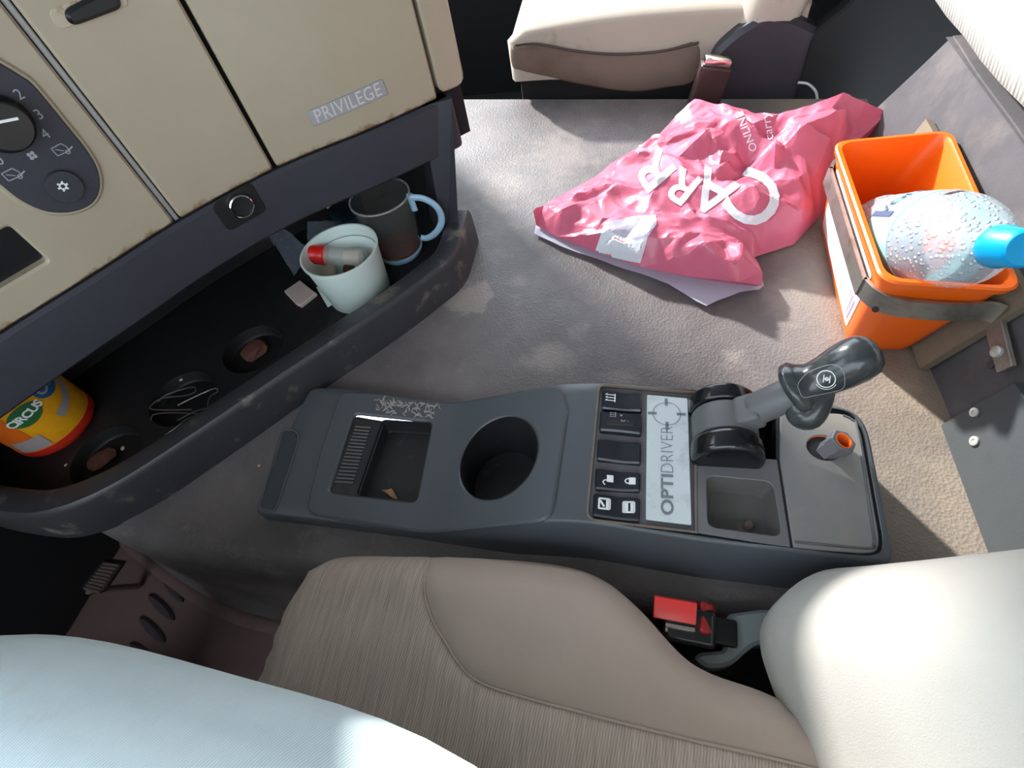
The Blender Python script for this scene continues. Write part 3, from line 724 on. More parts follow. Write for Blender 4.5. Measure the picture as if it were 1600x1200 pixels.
heat = merge2(*[stroke([(-.005, y), (.004, y)], .001) for y in (-.0035, 0, .0035)], *[stroke([(-.005, y), (-.003, y + .0014)], .0008) for y in (-.0035, 0, .0035)], stroke([(.0045, -.005), (.0045, .005)], .0011))
sw_print(0, 'heater_symbol', [symx(at(203, 135), heat)])
sw_print(1, 'dial_symbols', [symx(at(222, 283), heat, .6), place2(glyphs('3', .006, .0001), at(303, 333), (0, -1), (1, 0)), place2(glyphs('5', .005, .0001), at(192, 345), (0, -1), (1, 0)), symx(at(290, 290), ([(-.002, .001), (.002, .001), (0, -.002)], [(0, 1, 2)]), .8), symx(at(345, 345), quad(-.0003, -.002, .0004, .002))], 'grey_print')
s_, q, hf = SW[1]
plate('thumbwheel', rpoly([at(165, 330), at(395, 340), at(395, 375), at(165, 362)], .001), 'black', s_, M=lambda u, v, h: SWM(u, v, .0089 + h), th=.0012, bev=.0004)
lock = lambda op: merge2(quad(-.0035, -.005, .0035, .001), stroke([(-.0022 + (.004 if op else 0), .001), (-.0022 + (.004 if op else 0), .003), (0 + (.004 if op else 0), .0045), (.0022 + (.004 if op else 0), .003), (.0022 + (.004 if op else 0), .001 + (.0012 if op else 0))], .0011))
sw_print(3, 'unlock_symbol', [place2(lock(True), at(182, 793), (0, -1), (-1, 0))]); sw_print(3, 'lock_symbol', [place2(lock(False), at(362, 812), (0, -1), (-1, 0))])
win = lambda c: merge2(stroke([(-.005, -.005), (.005, -.005), (.005, .005), (-.005, .005), (-.005, -.0055)], .0018), quad(-.005, -.005, -.0005, .005) if c else stroke([(-.004, .003), (.0, -.003)], .002), quad(.0015, -.005, .005, .005))
for nm, c, ff in (('window_symbol', (153, 1000), 0), ('window_symbol', (352, 1025), 1)): sw_print(4, nm, [symx(at(*c), win(ff), .95)])
# silver plate
pp = [cxy(*sq(*p), lift=-.0015) for p in ((500, 120), (830, 150), (862, 1180), (490, 1135))]
sp = plate('silver_plate', rpoly(pp, .0015, 3), 'plate_silver', CON, M=lambda u, v, h: SWM(u, v, .0042 + h), th=.0012, bev=.0003, label='silver plate lettered OPTIDRIVER')
SPM = lambda u, v, h: SWM(u, v, .0043 + h)
def spt(x, y): return Vector(cxy(*sq(x, y), lift=0))
yb, yt = spt(665, 1095), spt(660, 375); ycut = spt(663, 765); ex = (yt - yb).normalized(); ey = Vector((-1, 0)); wide = (spt(715, 700) - spt(615, 700)).length
def fit(txt, p0, p1, weight):
    v, f = glyphs(txt, 1, weight); x0 = min(a[0] for a in v); x1 = max(a[0] for a in v); y0 = min(a[1] for a in v); y1 = max(a[1] for a in v)
    L = (p1 - p0).length; return [((p0 + ex * ((a - x0) / (x1 - x0) * L) + ey * ((b - (y0 + y1) / 2) / (y1 - y0) * wide)).to_tuple()) for a, b in v], f
print_on('bold_lettering', [fit('OPTI', yb, ycut, .02)], 'plate_ink', sp, SPM); print_on('thin_lettering', [fit('DRIVER', ycut + ex * .002, yt, -.022)], 'plate_ink', sp, SPM)
cr = spt(660, 270); cross = merge2(ring2(.0128, .0134, 40), *[stroke([(.0095 * math.cos(a), .0095 * math.sin(a)), (.018 * math.cos(a), .018 * math.sin(a))], .0028) for a in [R(90 * k) for k in range(4)]])
print_on('target_emblem', [place2(cross, cr, (1, 0), (0, 1))], 'plate_ink', sp, SPM)
# small parts tray and rear cover
tw = rpoly(cpoly((1104, 742), (1208, 752), (1222, 838), (1106, 822)), .008)
plate('tray_panel', inset(ccw(tray_p), .0006), 'console_rear', CON, holes=[tw], M=lambda u, v, h: CM(u, v, -.001 + h), th=.004, bev=.0008)
well('parts_tray', tw, .022, 'well_grey', CON, M=lambda u, v, h: CM(u, v, -.001 + h), taper=.86, rim=-.0006, fil=.4)
bh = cxy(1288, 700)
plate('rear_cover', inset(ccw(rear_p), .0006), 'cover_sunlit', CON, holes=[ell(bh[0], bh[1] + .001, .014, .013, 24)], M=lambda u, v, h: CM(u, v, -.001 + h), th=.004, bev=.0008)
lp = rpoly(cpoly((1336, 660), (1340, 672), (1365, 843), (1358, 856), (1244, 848), (1244, 846), (1354, 852), (1361, 842), (1336, 674)), 0)
V = []; F = []
ln = [cxy(*p) for p in ((1318, 648), (1333, 656), (1341, 675), (1366, 840), (1364, 850), (1354, 856), (1242, 846))]
sweep('cover_bead', [CM(p[0], p[1], -.0008) for p in catmull([Vector(p) for p in ln], 4)], .0011, 'lever_grey', CON, n=6)
well('bolt_pocket', ell(bh[0], bh[1] + .001, .014, .013, 24), .02, 'orange_bore', CON, M=lambda u, v, h: CM(u, v, -.001 + h), taper=.95, rim=-.0008)
bb = Vector((bh[0] + .001, bh[1] - .001, .056)); bdir = Vector((.35, .02, 1)).normalized()
bo = lathe('hollow_bolt', [(.0075, 0), (.0098, .0), (.0098, .020), (.0120, .021), (.0120, .030), (.0108, .031), (.0075, .031)], bb, bdir, 'bolt_grey', CON, 6, 20, label='grey hollow hexagon bolt')
lathe('bore', [(.0005, .004), (.0076, .004), (.0076, .0312), (.0066, .0312), (.0064, .006), (.0005, .006)], bb, bdir, 'orange_bore', bo, 20)
# gear lever
well('lever_pocket', gear_h, .04, 'black', CON, M=lambda u, v, h: CM(u, v, h - .004), taper=1.0, rim=.0)
ya, yb_ = .240, .309; dc = Vector((.099, 0, .074)); dr = .030
def drum(name, y0, y1, r, mat, a0=0, a1=360, e=.0025):
    pr = [(r - e, y0)] + [(r - e + e * math.sin(a), y0 + e - e * math.cos(a)) for a in (.4, .8, 1.2, 1.57)] + [(r - e + e * math.cos(a), y1 - e + e * math.sin(a)) for a in (0, .4, .8, 1.2, 1.57)]
    rings = [[(dc.x + rr * math.cos(R(a0 + (a1 - a0) * k / 40)) * 1.0, y, dc.z + rr * math.sin(R(a0 + (a1 - a0) * k / 40))) for k in range(40)] for rr, y in pr]
    return loft(name, rings, mat, CON, True, 40)
drum('lever_drum', .262, .291, dr * .97, 'lever_grey'); drum('drum_ring', .238, .261, dr * 1.06, 'black_gloss', e=.006); drum('drum_ring', .292, .309, dr * 1.04, 'black_gloss', e=.004)
for y in (.248, .3015):
    for a0 in (52,):
        rings = [[(dc.x + (dr * 1.075) * math.cos(R(a)), y + d, dc.z + (dr * 1.075) * math.sin(R(a))) for d in (-.0012, .0012)] for a in range(a0 - 30, a0 + 5, 5)]
        loft('drum_slot', rings, 'void', CON, caps=False, closed=False)
sd = Vector((.058, .014, .040)).normalized(); s0 = Vector((.108, .277, .094))
rbox('shaft_saddle', s0 + sd * .010, (.022, .028, .022), 'lever_grey', CON, Matrix.Rotation(R(-34), 3, 'Y'), .005, 3)
sweep('lever_shaft', [s0 + sd * t for t in (.012, .016, .05, .056)], [.0125, .0145, .0145, .0142], 'lever_grey', CON, n=24)
k0 = s0 + sd * .050
kd = Vector((.60, .10, .62)).normalized()
kp = [(0, .016, .016), (.001, .0215, .0225), (.004, .0245, .0265), (.009, .0245, .026), (.013, .0205, .0205), (.020, .0165, .0165), (.030, .0165, .017), (.042, .0185, .0185), (.054, .0190, .0185), (.063, .0175, .0165), (.069, .0130, .0115), (.0715, .006, .005), (.072, .0005, .0005)]
path = [k0 + kd * t for t, *_ in kp]
kn_o = sweep('lever_knob', path, [(a, b) for _, a, b in kp], 'knob', CON, n=32, up=(-.6, -.1, .6), label='worn glossy black lever knob')
# finger hook on the underside of the collar
hk = [k0 + kd * t + Vector((.0, -.012, -.008)) * s for t, s in ((.002, .6), (.007, 1.5), (.016, 1.9), (.026, 1.3), (.034, .5))]
hr = [p.x for p in catmull([Vector((r_, 0)) for r_ in (.008, .0115, .0115, .009, .004)], 5)]
sweep('finger_hook', catmull(hk, 5), hr, 'knob', CON, n=24, smooth=80)
bvk = BVHTree.FromPolygons([v.co + ORG[kn_o.name] for v in kn_o.data.vertices], [p.vertices[:] for p in kn_o.data.polygons])
def onbvh(bv, lift=.0005, zf=.03):
    def f(px, py, h=0):
        r = Vector(ray(px, py)); loc, nr, i, d = bv.ray_cast(Vector(CAM), r)
        if loc is None:
            loc, nr, i, d = bv.find_nearest(Vector(CAM) + r * ((zf - CAM[2]) / r.z))
        if nr.dot(r) > 0: nr = -nr
        return tuple(loc + nr * lift)
    return f
KM = onbvh(bvk, .0004, .15)
em = merge2(place2(ring2(12.2, 13.6, 30), (1291, 592), (1.12, 0), (0, 1)), place2(ring2(15.5, 16.3, 20, R(30), R(150)), (1291, 592), (1.12, 0), (0, 1)), place2(merge2(stroke([(-5, -6), (-5, 6)], 1.6), stroke([(-5, 0), (5, 0)], 1.6), stroke([(5, -6), (5, 6)], 1.6), ring2(2, 3.4, 12)), (1292, 592), (.95, .12), (-.12, .95)))
print_on('shift_emblem', [em], 'white_print', kn_o, KM, L=2.5)
ol = [(1247, 600), (1262, 583), (1285, 573), (1303, 570), (1316, 577), (1320, 592), (1317, 606), (1300, 612), (1272, 618), (1255, 621), (1249, 612)]
olc = [tuple(p) for p in catmull([Vector(p) for p in ol], 4, True)]
print_on('cap_seam', [stroke(olc + olc[:1], .9)], 'grey_print', kn_o, KM, L=4)
# ================================================================== passenger seat
PS = thing('passenger_seat', (.05, 1.3, -.32), 'worn beige passenger seat with black base in the sun', 'seat')
rings = []
for k, y in enumerate((1.075, 1.082, 1.10, 1.16, 1.25, 1.36, 1.46, 1.50, 1.515)):
    e = {0: .018, 1: .008, 2: .0, 7: .012, 8: .03}.get(k, 0); sag = .012 if 2 < k < 7 else 0; r = []
    lowc = lambda x: .030 - .032 * math.exp(-((x - .05) / .11) ** 2)
    topx = np.linspace(-.225 + e, .30 - e * .3, 18)
    r += [(x, y, .120 + .012 * math.exp(-((x + .0) / .2) ** 2) - e * .55 - sag - .02 * max(0, (-.19 - x) / .03) + .003 * noise.noise(Vector((x * 9, y * 9, 0)))) for x in topx]
    r += [(x, y, lowc(x) + e * .3) for x in topx[::-1]]
    rings.append(r)
loft('seat_cushion', rings, 'pass_fabric', PS, smooth=60)
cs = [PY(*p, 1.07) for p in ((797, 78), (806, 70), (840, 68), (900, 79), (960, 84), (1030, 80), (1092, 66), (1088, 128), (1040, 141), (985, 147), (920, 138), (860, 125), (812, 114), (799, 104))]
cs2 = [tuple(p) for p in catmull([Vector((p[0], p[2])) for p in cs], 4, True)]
plate('cushion_side', cs2, 'pass_side_shaded', PS, M=lambda u, v, h: (u, 1.07 - h, v), th=.02, bev=.008, smooth=70, label='brown side panel of the cushion, its shade in the colour')
sweep('cushion_seam', catmull([Vector((p[0], 1.066, p[2] + .001)) for p in cs[1:7]], 6), .0022, 'buckle_brown', PS, n=8)
rbox('seat_base', (.08, 1.29, -.14), (.58, .40, .34), 'void', PS, bev=.01)
rings = []
for t in np.linspace(0, 1, 9):
    z = .085 + t * .62; x = .165 + t * .20; w = .25 - .03 * t; th = .13 - .03 * t; c = 1.295; rr = []
    for a in np.linspace(0, 2 * math.pi, 36, endpoint=False):
        ca, sa = math.cos(a), math.sin(a); p = .55; rr.append((x + th * (1 if 1 else 0) * .5 + th * .5 * abs(ca) ** p * (1 if ca > 0 else -1), c + w * abs(sa) ** p * (1 if sa > 0 else -1), z))
    rings.append(rr)
loft('backrest', rings, 'pass_fabric', PS, smooth=60)
plate('gap_dark_panel', rpoly([(.30, -.28), (.30, .085), (.345, .125), (.50, .55), (.68, .55), (.56, -.28)], .015), 'void', PS, M=lambda u, v, h: (u, 1.042 - h, v), th=.03, bev=.004)  # black sheet added for the dark of the open space beside the bunk
rc = [(x, z) for x, z in ((.145, .0), (.145, .065), (.180, .098), (.220, .118), (.265, .112), (.320, .085), (.335, .03), (.325, -.05), (.15, -.06))]
plate('recliner_cover', rpoly(rc, .02, 6), 'plastic_dark', PS, M=lambda u, v, h: (u, 1.045 - h, v), th=.04, bev=.008)
pbk = thing('seat_belt_buckle', (.14, 1.03, .0), 'dark brown belt buckle with shiny top beside the passenger seat', 'buckle')
rbox('buckle_body', (.138, .985, .036), (.052, .026, .085), 'buckle_brown', pbk, Matrix.Rotation(R(12), 3, 'Y'), .005, 3)
rbox('buckle_button', (.147, .987, .081), (.044, .020, .012), 'chrome', pbk, Matrix.Rotation(R(12), 3, 'Y'), .003, 2)
wl_ = [PY(*p, 1.02) for p in ((1247, 129), (1262, 131), (1274, 142), (1277, 156))]
wo = sweep('cable_loop', catmull([Vector(p) for p in wl_], 6), .0022, 'white_plastic', n=8, loc=tuple(wl_[-1])); tag(wo, 'thin white cable loop rising behind the pink bag', 'cable')

# ================================================================== pink plastic bag
BAG = thing('plastic_bag', (.1, .75, 0), 'crumpled pink plastic carrier bag with white lettering on the tunnel', 'bag')
bo_ = [(833, 330, .030), (838, 352, .010), (870, 370, .012), (932, 394, .016), (1002, 416, .018), (1078, 433, .018), (1152, 441, .022), (1191, 444, .022), (1192, 424, .026), (1178, 402, .020), (1190, 398, .006), (1240, 382, .006), (1284, 335, .008), (1300, 292, .02), (1322, 240, .05), (1345, 214, .06), (1385, 180, .065), (1352, 160, .085),
       (1318, 145, .095), (1270, 164, .085), (1216, 180, .07), (1182, 175, .065), (1140, 160, .062), (1085, 157, .05), (1056, 180, .035), (1032, 206, .025), (980, 240, .012), (930, 276, .008), (886, 300, .012), (850, 318, .025)]
bi = [(1010, 235, .045), (1040, 222, .05), (1100, 200, .075), (1160, 178, .085), (1080, 215, .045), (1140, 210, .05), (1180, 200, .075), (1200, 225, .045), (1165, 262, .035), (1178, 268, .045), (1215, 215, .095), (1260, 190, .105), (1315, 165, .110), (1300, 215, .085), (1250, 240, .075), (1210, 260, .065),
      (1110, 215, .07), (1130, 228, .075), (1060, 245, .055), (1030, 220, .052), (1045, 240, .05), (1000, 255, .045), (965, 285, .05), (1020, 290, .055), (1045, 265, .06), (1085, 252, .05), (1130, 255, .055), (1150, 280, .04), (1100, 285, .065), (1070, 305, .055), (1120, 310, .06), (1180, 290, .08), (1240, 275, .07), (1275, 270, .06), (1290, 250, .05),
      (1230, 310, .07), (1180, 330, .06), (1140, 335, .055), (1090, 325, .05), (1060, 340, .045), (1020, 335, .05), (985, 325, .045), (950, 340, .05), (935, 310, .045), (900, 315, .035), (870, 330, .04), (890, 350, .05), (930, 365, .04), (875, 365, .03), (960, 370, .045), (1010, 365, .055), (1025, 345, .06), (1000, 395, .04), (1060, 370, .06), (1100, 375, .07), (1120, 400, .055), (1150, 385, .045), (1175, 360, .04), (1130, 365, .04), (1160, 395, .05),
      (1210, 370, .035), (1260, 330, .045), (1205, 345, .05), (1080, 395, .05), (1050, 405, .04), (1100, 415, .04), (1150, 415, .04), (930, 390, .025), (880, 375, .02)]
O3 = [PZ(a, b, z) for a, b, z in bo_]; I3 = [PZ(a, b, z) for a, b, z in bi]
outl = [(p[0], p[1]) for p in O3]; CT = np.array([[*p] for p in O3 + I3])
def idw(P):
    d = np.linalg.norm(CT[None, :, :2] - P[:, None, :], axis=2) + 1e-5; w = d ** -3; return (w * CT[None, :, 2]).sum(1) / w.sum(1)
rr = random.Random(11); ex_ = []
lo = np.min(np.array(outl), 0); hi = np.max(np.array(outl), 0)
while len(ex_) < 240:
    p = (rr.uniform(lo[0], hi[0]), rr.uniform(lo[1], hi[1])); ex_.append(p)
ex_ = np.array(ex_); ex_ = ex_[inside(outl, ex_) & (pdist(outl, ex_) > .008)]
ez_ = idw(ex_) + np.array([rr.choice((-1, 1)) * rr.uniform(.002, .006) for _ in ex_])
pts3 = [(*p[:2], p[2]) for p in CT] + [(p[0], p[1], z) for p, z in zip(ex_, ez_)]
n_o = len(outl)
ov, oe, of, orig, *_ = delaunay_2d_cdt([Vector(p[:2]) for p in pts3], [(i, (i + 1) % n_o) for i in range(n_o)], [], 0, 1e-7)
zz = [pts3[o_[0]][2] if o_ else .03 for o_ in orig]
cen = np.array([[sum(ov[i].x for i in f) / 3, sum(ov[i].y for i in f) / 3] for f in of]); keep = inside(outl, cen)
bm = bmesh.new(); bv_ = [bm.verts.new((v.x, v.y, z)) for v, z in zip(ov, zz)]
for f, k in zip(of, keep):
    if k: bm.faces.new([bv_[i] for i in f])
bmesh.ops.subdivide_edges(bm, edges=bm.edges[:], cuts=2, use_grid_fill=True); bmesh.ops.triangulate(bm, faces=bm.faces[:])
for _ in range(1): bmesh.ops.smooth_vert(bm, verts=[v for v in bm.verts if not v.is_boundary], factor=.5, use_axis_x=True, use_axis_y=True, use_axis_z=True)
bmesh.ops.subdivide_edges(bm, edges=bm.edges[:], cuts=1, use_grid_fill=True); bmesh.ops.triangulate(bm, faces=bm.faces[:])
bmesh.ops.subdivide_edges(bm, edges=bm.edges[:], cuts=1, use_grid_fill=True); bmesh.ops.triangulate(bm, faces=bm.faces[:])
def crease(p):
    w = Vector((noise.noise(p * 13 + Vector((3, 1, 0))), noise.noise(p * 13 + Vector((9, 4, 0))), 0)) * .03; q = Vector((p.x, p.y, 0)) + w
    a = abs(noise.noise(Vector((q.x * 15 + q.y * 9, q.y * 15 - q.x * 5, 2.5)))); b = abs(noise.noise(Vector((q.x * 34 - q.y * 12, q.y * 30, 7.1))))
    return -.014 * min(a, .4) - .006 * b + .004
for v in bm.verts:
    if v.co.z > .012: v.co.z += crease(v.co) * min(1, (v.co.z - .012) / .02)
# the sheet turns under itself along the rim
ed = [e for e in bm.edges if e.is_boundary]
g = bmesh.ops.extrude_edge_only(bm, edges=ed)['geom']
c0 = Vector((.1, .75, 0))
for v in [x for x in g if isinstance(x, bmesh.types.BMVert)]:
    d = (c0 - v.co); d.z = 0; v.co += d.normalized() * .014; v.co.z = max(.001, v.co.z * .25)
bm.verts.index_update()
bV = [v.co.copy() for v in bm.verts]; bF = [[x.index for x in f.verts] for f in bm.faces]; bm.free()
mk('bag_body', bV, bF, 'bag_pink', BAG, 28)
bvb = BVHTree.FromPolygons(bV, bF)
def drape(lift):
    def f(px, py, h=0):
        z = .045
        for _ in range(3): p = PZ(px, py, z); z = float(idw(np.array([[p[0], p[1]]]))[0])
        loc, nr, i, d = bvb.ray_cast(Vector((p[0], p[1], .5)), Vector((0, 0, -1)))
        if loc is None or loc.z < .004: loc = Vector((p[0], p[1], z))
        return (loc.x, loc.y, loc.z + lift)
    return f
BM_ = onbvh(bvb, .0012); BM2 = onbvh(bvb, .0010)
def cr1(x, y): return (800 + x / 2.6667, 120 + y / 2.6667)
def cr2(x, y): return (960 + x / 4.444, 160 + y / 4.444)
def decal(name, poly, mat, M, L=5):
    v, f = tri2d(dens(ccw(poly), L)); return print_on(name, [([p[:2] for p in v], f)], mat, BAG, M, L=L)
# lining of the bag mouth: a thin strip lying on the tunnel
out_e = [(92, 650), (200, 700), (400, 780), (650, 870), (770, 935), (810, 952), (860, 938), (945, 908), (1030, 886), (1050, 868)]
in_e = [(108, 560), (200, 590), (350, 655), (540, 715), (740, 760), (940, 792), (1040, 810)]
out_w = [PZ(*cr1(*p), .006 + .003 * math.sin(i * 1.7)) for i, p in enumerate(out_e)]; in_w = [PZ(*cr1(*p), .012) for p in in_e][::-1]
v, f = tri2d(dens([(p[0], p[1]) for p in out_w + in_w], .01), res=.012)
mk('mouth_lining', [(p[0], p[1], .007 + .004 * noise.noise(Vector((p[0] * 20, p[1] * 20, 3)))) for p in v], f, 'bag_lining', BAG, 60, recalc=False, label='pale lilac inner side of the bag mouth')
hp = decal('handle_patch', [cr1(*p) for p in ((385, 615), (400, 640), (470, 672), (520, 684), (566, 668), (534, 776), (345, 735))], 'bag_white', BM2); hp['label'] = 'shiny white reinforcement around the handle slot'
decal('handle_slot_shade', [cr1(*p) for p in ((385, 612), (430, 598), (530, 580), (600, 578), (602, 615), (566, 668), (520, 684), (470, 672), (400, 640))], 'bag_lining', BM2)  # upper part of the handle zone, its shade put into the lilac colour
# lettering
def bigletters(txt, c, right, upv, size, weight=.02, L=4.0):
    return place2(glyphs(txt, size, weight), c, right, upv)
lets = [('C', cr2(985, 660), (-.80, -.58), (-.58, .80), 118), ('A', cr2(690, 620), (-.86, -.50), (-.50, .86), 92), ('R', cr2(480, 580), (-.80, -.45), (-.60, .75), 80), ('R', cr2(290, 470), (-.62, -.78), (-.72, .62), 86)]
print_on('bag_lettering', [bigletters(t_, c, r_, u_, s_ * 1.0, s_ * .016) for t_, c, r_, u_, s_ in lets], 'bag_white', BAG, BM_, L=4)
print_on('small_lettering', [place2(glyphs('ONLINE', 18, .0), cr2(920, 205), (-.38, -.93), (-.93, .38))], 'bag_white', BAG, BM_, L=3)
print_on('small_lettering', [place2(glyphs('carry', 21, .0), cr2(1062, 170), (-.16, -.98), (-.98, .16))], 'bag_white', BAG, BM_, L=3)

# ================================================================== orange tub, bracket, board, bottle
BOX = thing('orange_tub', (.29, .52, 0), 'bright orange plastic tub with a white label strapped by the bunk', 'tub')
ZR = .135
bot = [Vector((*xy(1322, 546, 0), 0)), Vector((.325, .432, 0)), Vector((.325, .655, 0)), Vector((.270, .668, 0))]
rim = [Vector(PZ(1383, 436, ZR)), Vector(PZ(1592, 450, ZR)), Vector(PZ(1484, 205, ZR)), Vector(PZ(1308, 222, ZR))]
def brect(t, grow=0.0, z=None, r=.018):
    q = [b.lerp(a, t) for b, a in zip(bot, rim)]; c = sum(q, Vector()) / 4
    q2 = [(p.x + (1 if p.x > c.x else -1) * grow, p.y + (1 if p.y > c.y else -1) * grow) for p in q]
    zz_ = t * ZR if z is None else z
    return [(x, y, zz_) for x, y in rpoly(q2, r, 6)]
rings = [brect(0, -.004, .0008), brect(.02, -.001), brect(.06, 0), brect(.93, 0), brect(.935, .0035), brect(.985, .004), brect(1.0, .002), brect(1.0, -.002), brect(.98, -.003), brect(.4, -.003), brect(.03, -.003), brect(.02, -.006)]
loft('tub_body', rings, 'orange', BOX, smooth=40)
lb = bot[0].lerp(rim[0], 0); 
def LM(u, v, h):  # u along the left wall 0..1 from near to far, v up
    a = bot[0].lerp(rim[0], v); b = bot[3].lerp(rim[3], v); p = a.lerp(b, u); n_ = Vector((-1, -.06, -.08)).normalized(); return tuple(p + n_ * (h + .0006))
lab = plate('paper_label', rpoly([(.10, .12), (.90, .12), (.90, .84), (.10, .84)], .03, 3), 'label_white', BOX, M=LM, th=.0004, bev=.0001)
bars = merge2(*[quad(.12 + k * .012, .18, .12 + k * .012 + (.004, .007, .003)[k % 3], .44) for k in range(9)], *[quad(.27, .22 + k * .06, .27 + (.3, .42, .22, .38)[k % 4], .235 + k * .06) for k in range(5)], *[quad(.3, .56 + k * .055, .3 + (.3, .2, .36)[k % 3], .57 + k * .055) for k in range(4)])
print_on('barcode', [bars], 'label_ink', lab, lambda u, v, h: LM(u, v, h))
print_on('stamp', [merge2(quad(.42, .46, .50, .475), quad(.42, .46, .425, .54), quad(.50, .44, .505, .52))], 'plate_ink', lab, lambda u, v, h: LM(u, v, h + .0001))
# board
bd = [Vector((.336, .405, .002)), Vector((.336, .700, .002)), Vector((.371, .700, .120)), Vector((.371, .392, .120))]
nb_ = Vector((-.958, 0, .287)); V = [tuple(p + nb_ * .012) for p in bd] + [tuple(p + nb_ * .003) for p in bd]
brd = mk('wooden_board', V, [(0, 1, 2, 3), (7, 6, 5, 4), (0, 4, 5, 1), (1, 5, 6, 2), (2, 6, 7, 3), (3, 7, 4, 0)], 'wood', loc=(.35, .55, 0), smooth=None); tag(brd, 'weathered grey wooden board wedged behind the orange tub', 'board')
# steel strap
_s = [Vector(p) for p in brect(.76, .0075, .100, .042)]     # runs around the tub just outside its wall
spv = [Vector((.345, _s[21].y + .001, .100))] + _s[21:28] + _s[0:7] + [Vector(PZ(1480, 487, .100)), Vector(PZ(1540, 486, .100)), Vector(PZ(1562, 492, .0995))]
spv = catmull(spv, 3)
BR = thing('steel_bracket', (.25, .45, .09), 'grey galvanised steel strap bracket bent around the orange tub', 'bracket')
def flat(name, path, wdt, th, mat, parent, ups):
    rings = []
    for i, p in enumerate(path):
        t = (path[min(i + 1, len(path) - 1)] - path[max(i - 1, 0)]).normalized(); u = ups[i] if isinstance(ups, list) else Vector(ups); u = (u - t * u.dot(t)).normalized(); s = t.cross(u)
        rings.append([p + u * wdt / 2 + s * th / 2, p + u * wdt / 2 - s * th / 2, p - u * wdt / 2 - s * th / 2, p - u * wdt / 2 + s * th / 2])
    return loft(name, rings, mat, parent, smooth=30)
flat('strap', spv, .022, .004, 'steel', BR, (0, 0, 1))
e0 = spv[-1]; tbp = [bpx(*p) for p in ((1552, 482), (1582, 474), (1607, 572), (1582, 584))]
plate('fixing_tab', rpoly(tbp, .002, 3), 'steel', BR, M=lambda u, v, h: BM(u, v, h + .013), th=.004, bev=.0006)
bc_ = bpx(1585, 550); lathe('bolt', [(0, 0), (.0058, 0), (.0056, .003), (.003, .0042), (0, .0044)], BM(bc_[0], bc_[1], .0132), (-.958, 0, .287), 'screw', BR, 16)
hp_ = Vector(PZ(1373, 476, .108)); lathe('rivet_hole', [(0, 0), (.0032, 0), (.0032, .0006), (0, .0006)], hp_ + Vector((-.004, -.006, .0)), (-.5, -.7, .35), 'buckle_brown', BR, 14)
# bottle
BT = thing('water_bottle', (.27, .49, .04), 'clear plastic water bottle with blue cap lying in the orange tub', 'bottle')
b1 = Vector(PZ(1590, 388, .205)); b0 = Vector((.296, .556, .066)); ax = (b1 - b0); Lb = ax.length; ax.normalize()
k = Lb / .30
LB0, LB1 = .095, .165
pr = [(.0, 0), (.034, .0), (.043, .008), (.045, .02), (.043, .05), (.0455, .06), (.0455, .135), (.043, .145), (.046, .155), (.046, .175), (.043, .20), (.036, .228), (.026, .252), (.0165, .268), (.0140, .276), (.0138, .29)]
pr = [(r_, h_ * k) for r_, h_ in pr]
sc = lathe('bottle_body', pr, b0, ax, 'bottle_pet', BT, 40, 70)
lathe('bottle_cap', [(0, .300 * k + .008), (.0125, .300 * k + .008), (.0150, .300 * k + .005), (.0158, .283 * k), (.0172, .279 * k), (.0172, .270 * k), (.0142, .270 * k)], b0, ax, 'cap_blue', BT, 28, 40)
lathe('bottle_label', [(.0458, LB0 * k), (.0466, (LB0 + .0005) * k), (.0466, LB1 * k), (.0458, (LB1 + .0005) * k)], b0, ax, 'bottle_label', BT, 48, 60)
u_ = (Vector((0, 0, 1)) - ax * ax.z).normalized(); w_ = ax.cross(u_)
def BTM(s, h, d): a = s / .0463; return tuple(b0 + ax * h + (u_ * math.cos(a) + w_ * math.sin(a)) * (.0470 + d))
print_on('label_lettering', [place2(glyphs('VODICKA', .019, .0004), (.004, .118 * k), (-1, 0), (0, -1))], 'bottle_ink', BT, BTM, L=.004)
print_on('label_block', [place2(quad(-.012, -.006, .012, .006), (-.028, .148 * k), (1, 0), (0, 1))], 'bottle_ink', BT, BTM, L=.004)
print_on('label_block', [place2(quad(-.003, -.02, .003, .02), (.045, .12 * k), (1, 0), (0, 1))], 'bottle_ink', BT, BTM, L=.004)
def BTM2(s, h, d): a = s / .046; return tuple(b0 + ax * h + (u_ * math.cos(a) + w_ * math.sin(a)) * (.0464 + d))
print_on('label_mark', [place2(quad(-.010, -.004, .010, .004), (.006, .188 * k), (.9, .2), (-.2, .9))], 'label_red', BT, BTM2, L=.004)
# ================================================================== things in the dashboard tray
TZ = .0185
MUG = thing('glass_mug', (*xy(612, 372, TZ), TZ), 'clear glass mug with pale blue handle standing in the tray', 'mug')
mc = Vector((-.333, .603, TZ)); mr = .0435; mh = .098
lathe('mug_body', [(.0, .0), (.031, .0), (.0335, .004), (.036, .02), (.0405, .05), (mr, mh - .002), (mr - .001, mh), (mr - .0026, mh - .002), (.038, .05), (.0335, .02), (.030, .009), (.0, .008)], mc, (0, 0, 1), 'mug_glass', MUG, 48, 60)
lathe('mug_base', [(.0, .0), (.0315, -.0004), (.0345, .003), (.0355, .008), (.0338, .0085), (.0, .0085)], mc, (0, 0, 1), 'handle_blue', MUG, 40, label='pale blue mug base')
lathe('mug_rim', [(mr - .0022, mh - .0012), (mr + .0002, mh - .0012), (mr + .0002, mh + .0004), (mr - .0022, mh + .0004), (mr - .0022, mh - .0012)], mc, (0, 0, 1), 'vial_clear', MUG, 48)
hd = Vector((.93, .10, 0)).normalized()
hpth = [mc + hd * r_ + Vector((0, 0, z_)) for r_, z_ in ((.0425, .090), (.050, .090), (.062, .086), (.074, .074), (.078, .058), (.073, .040), (.060, .026), (.047, .020), (.038, .022))]
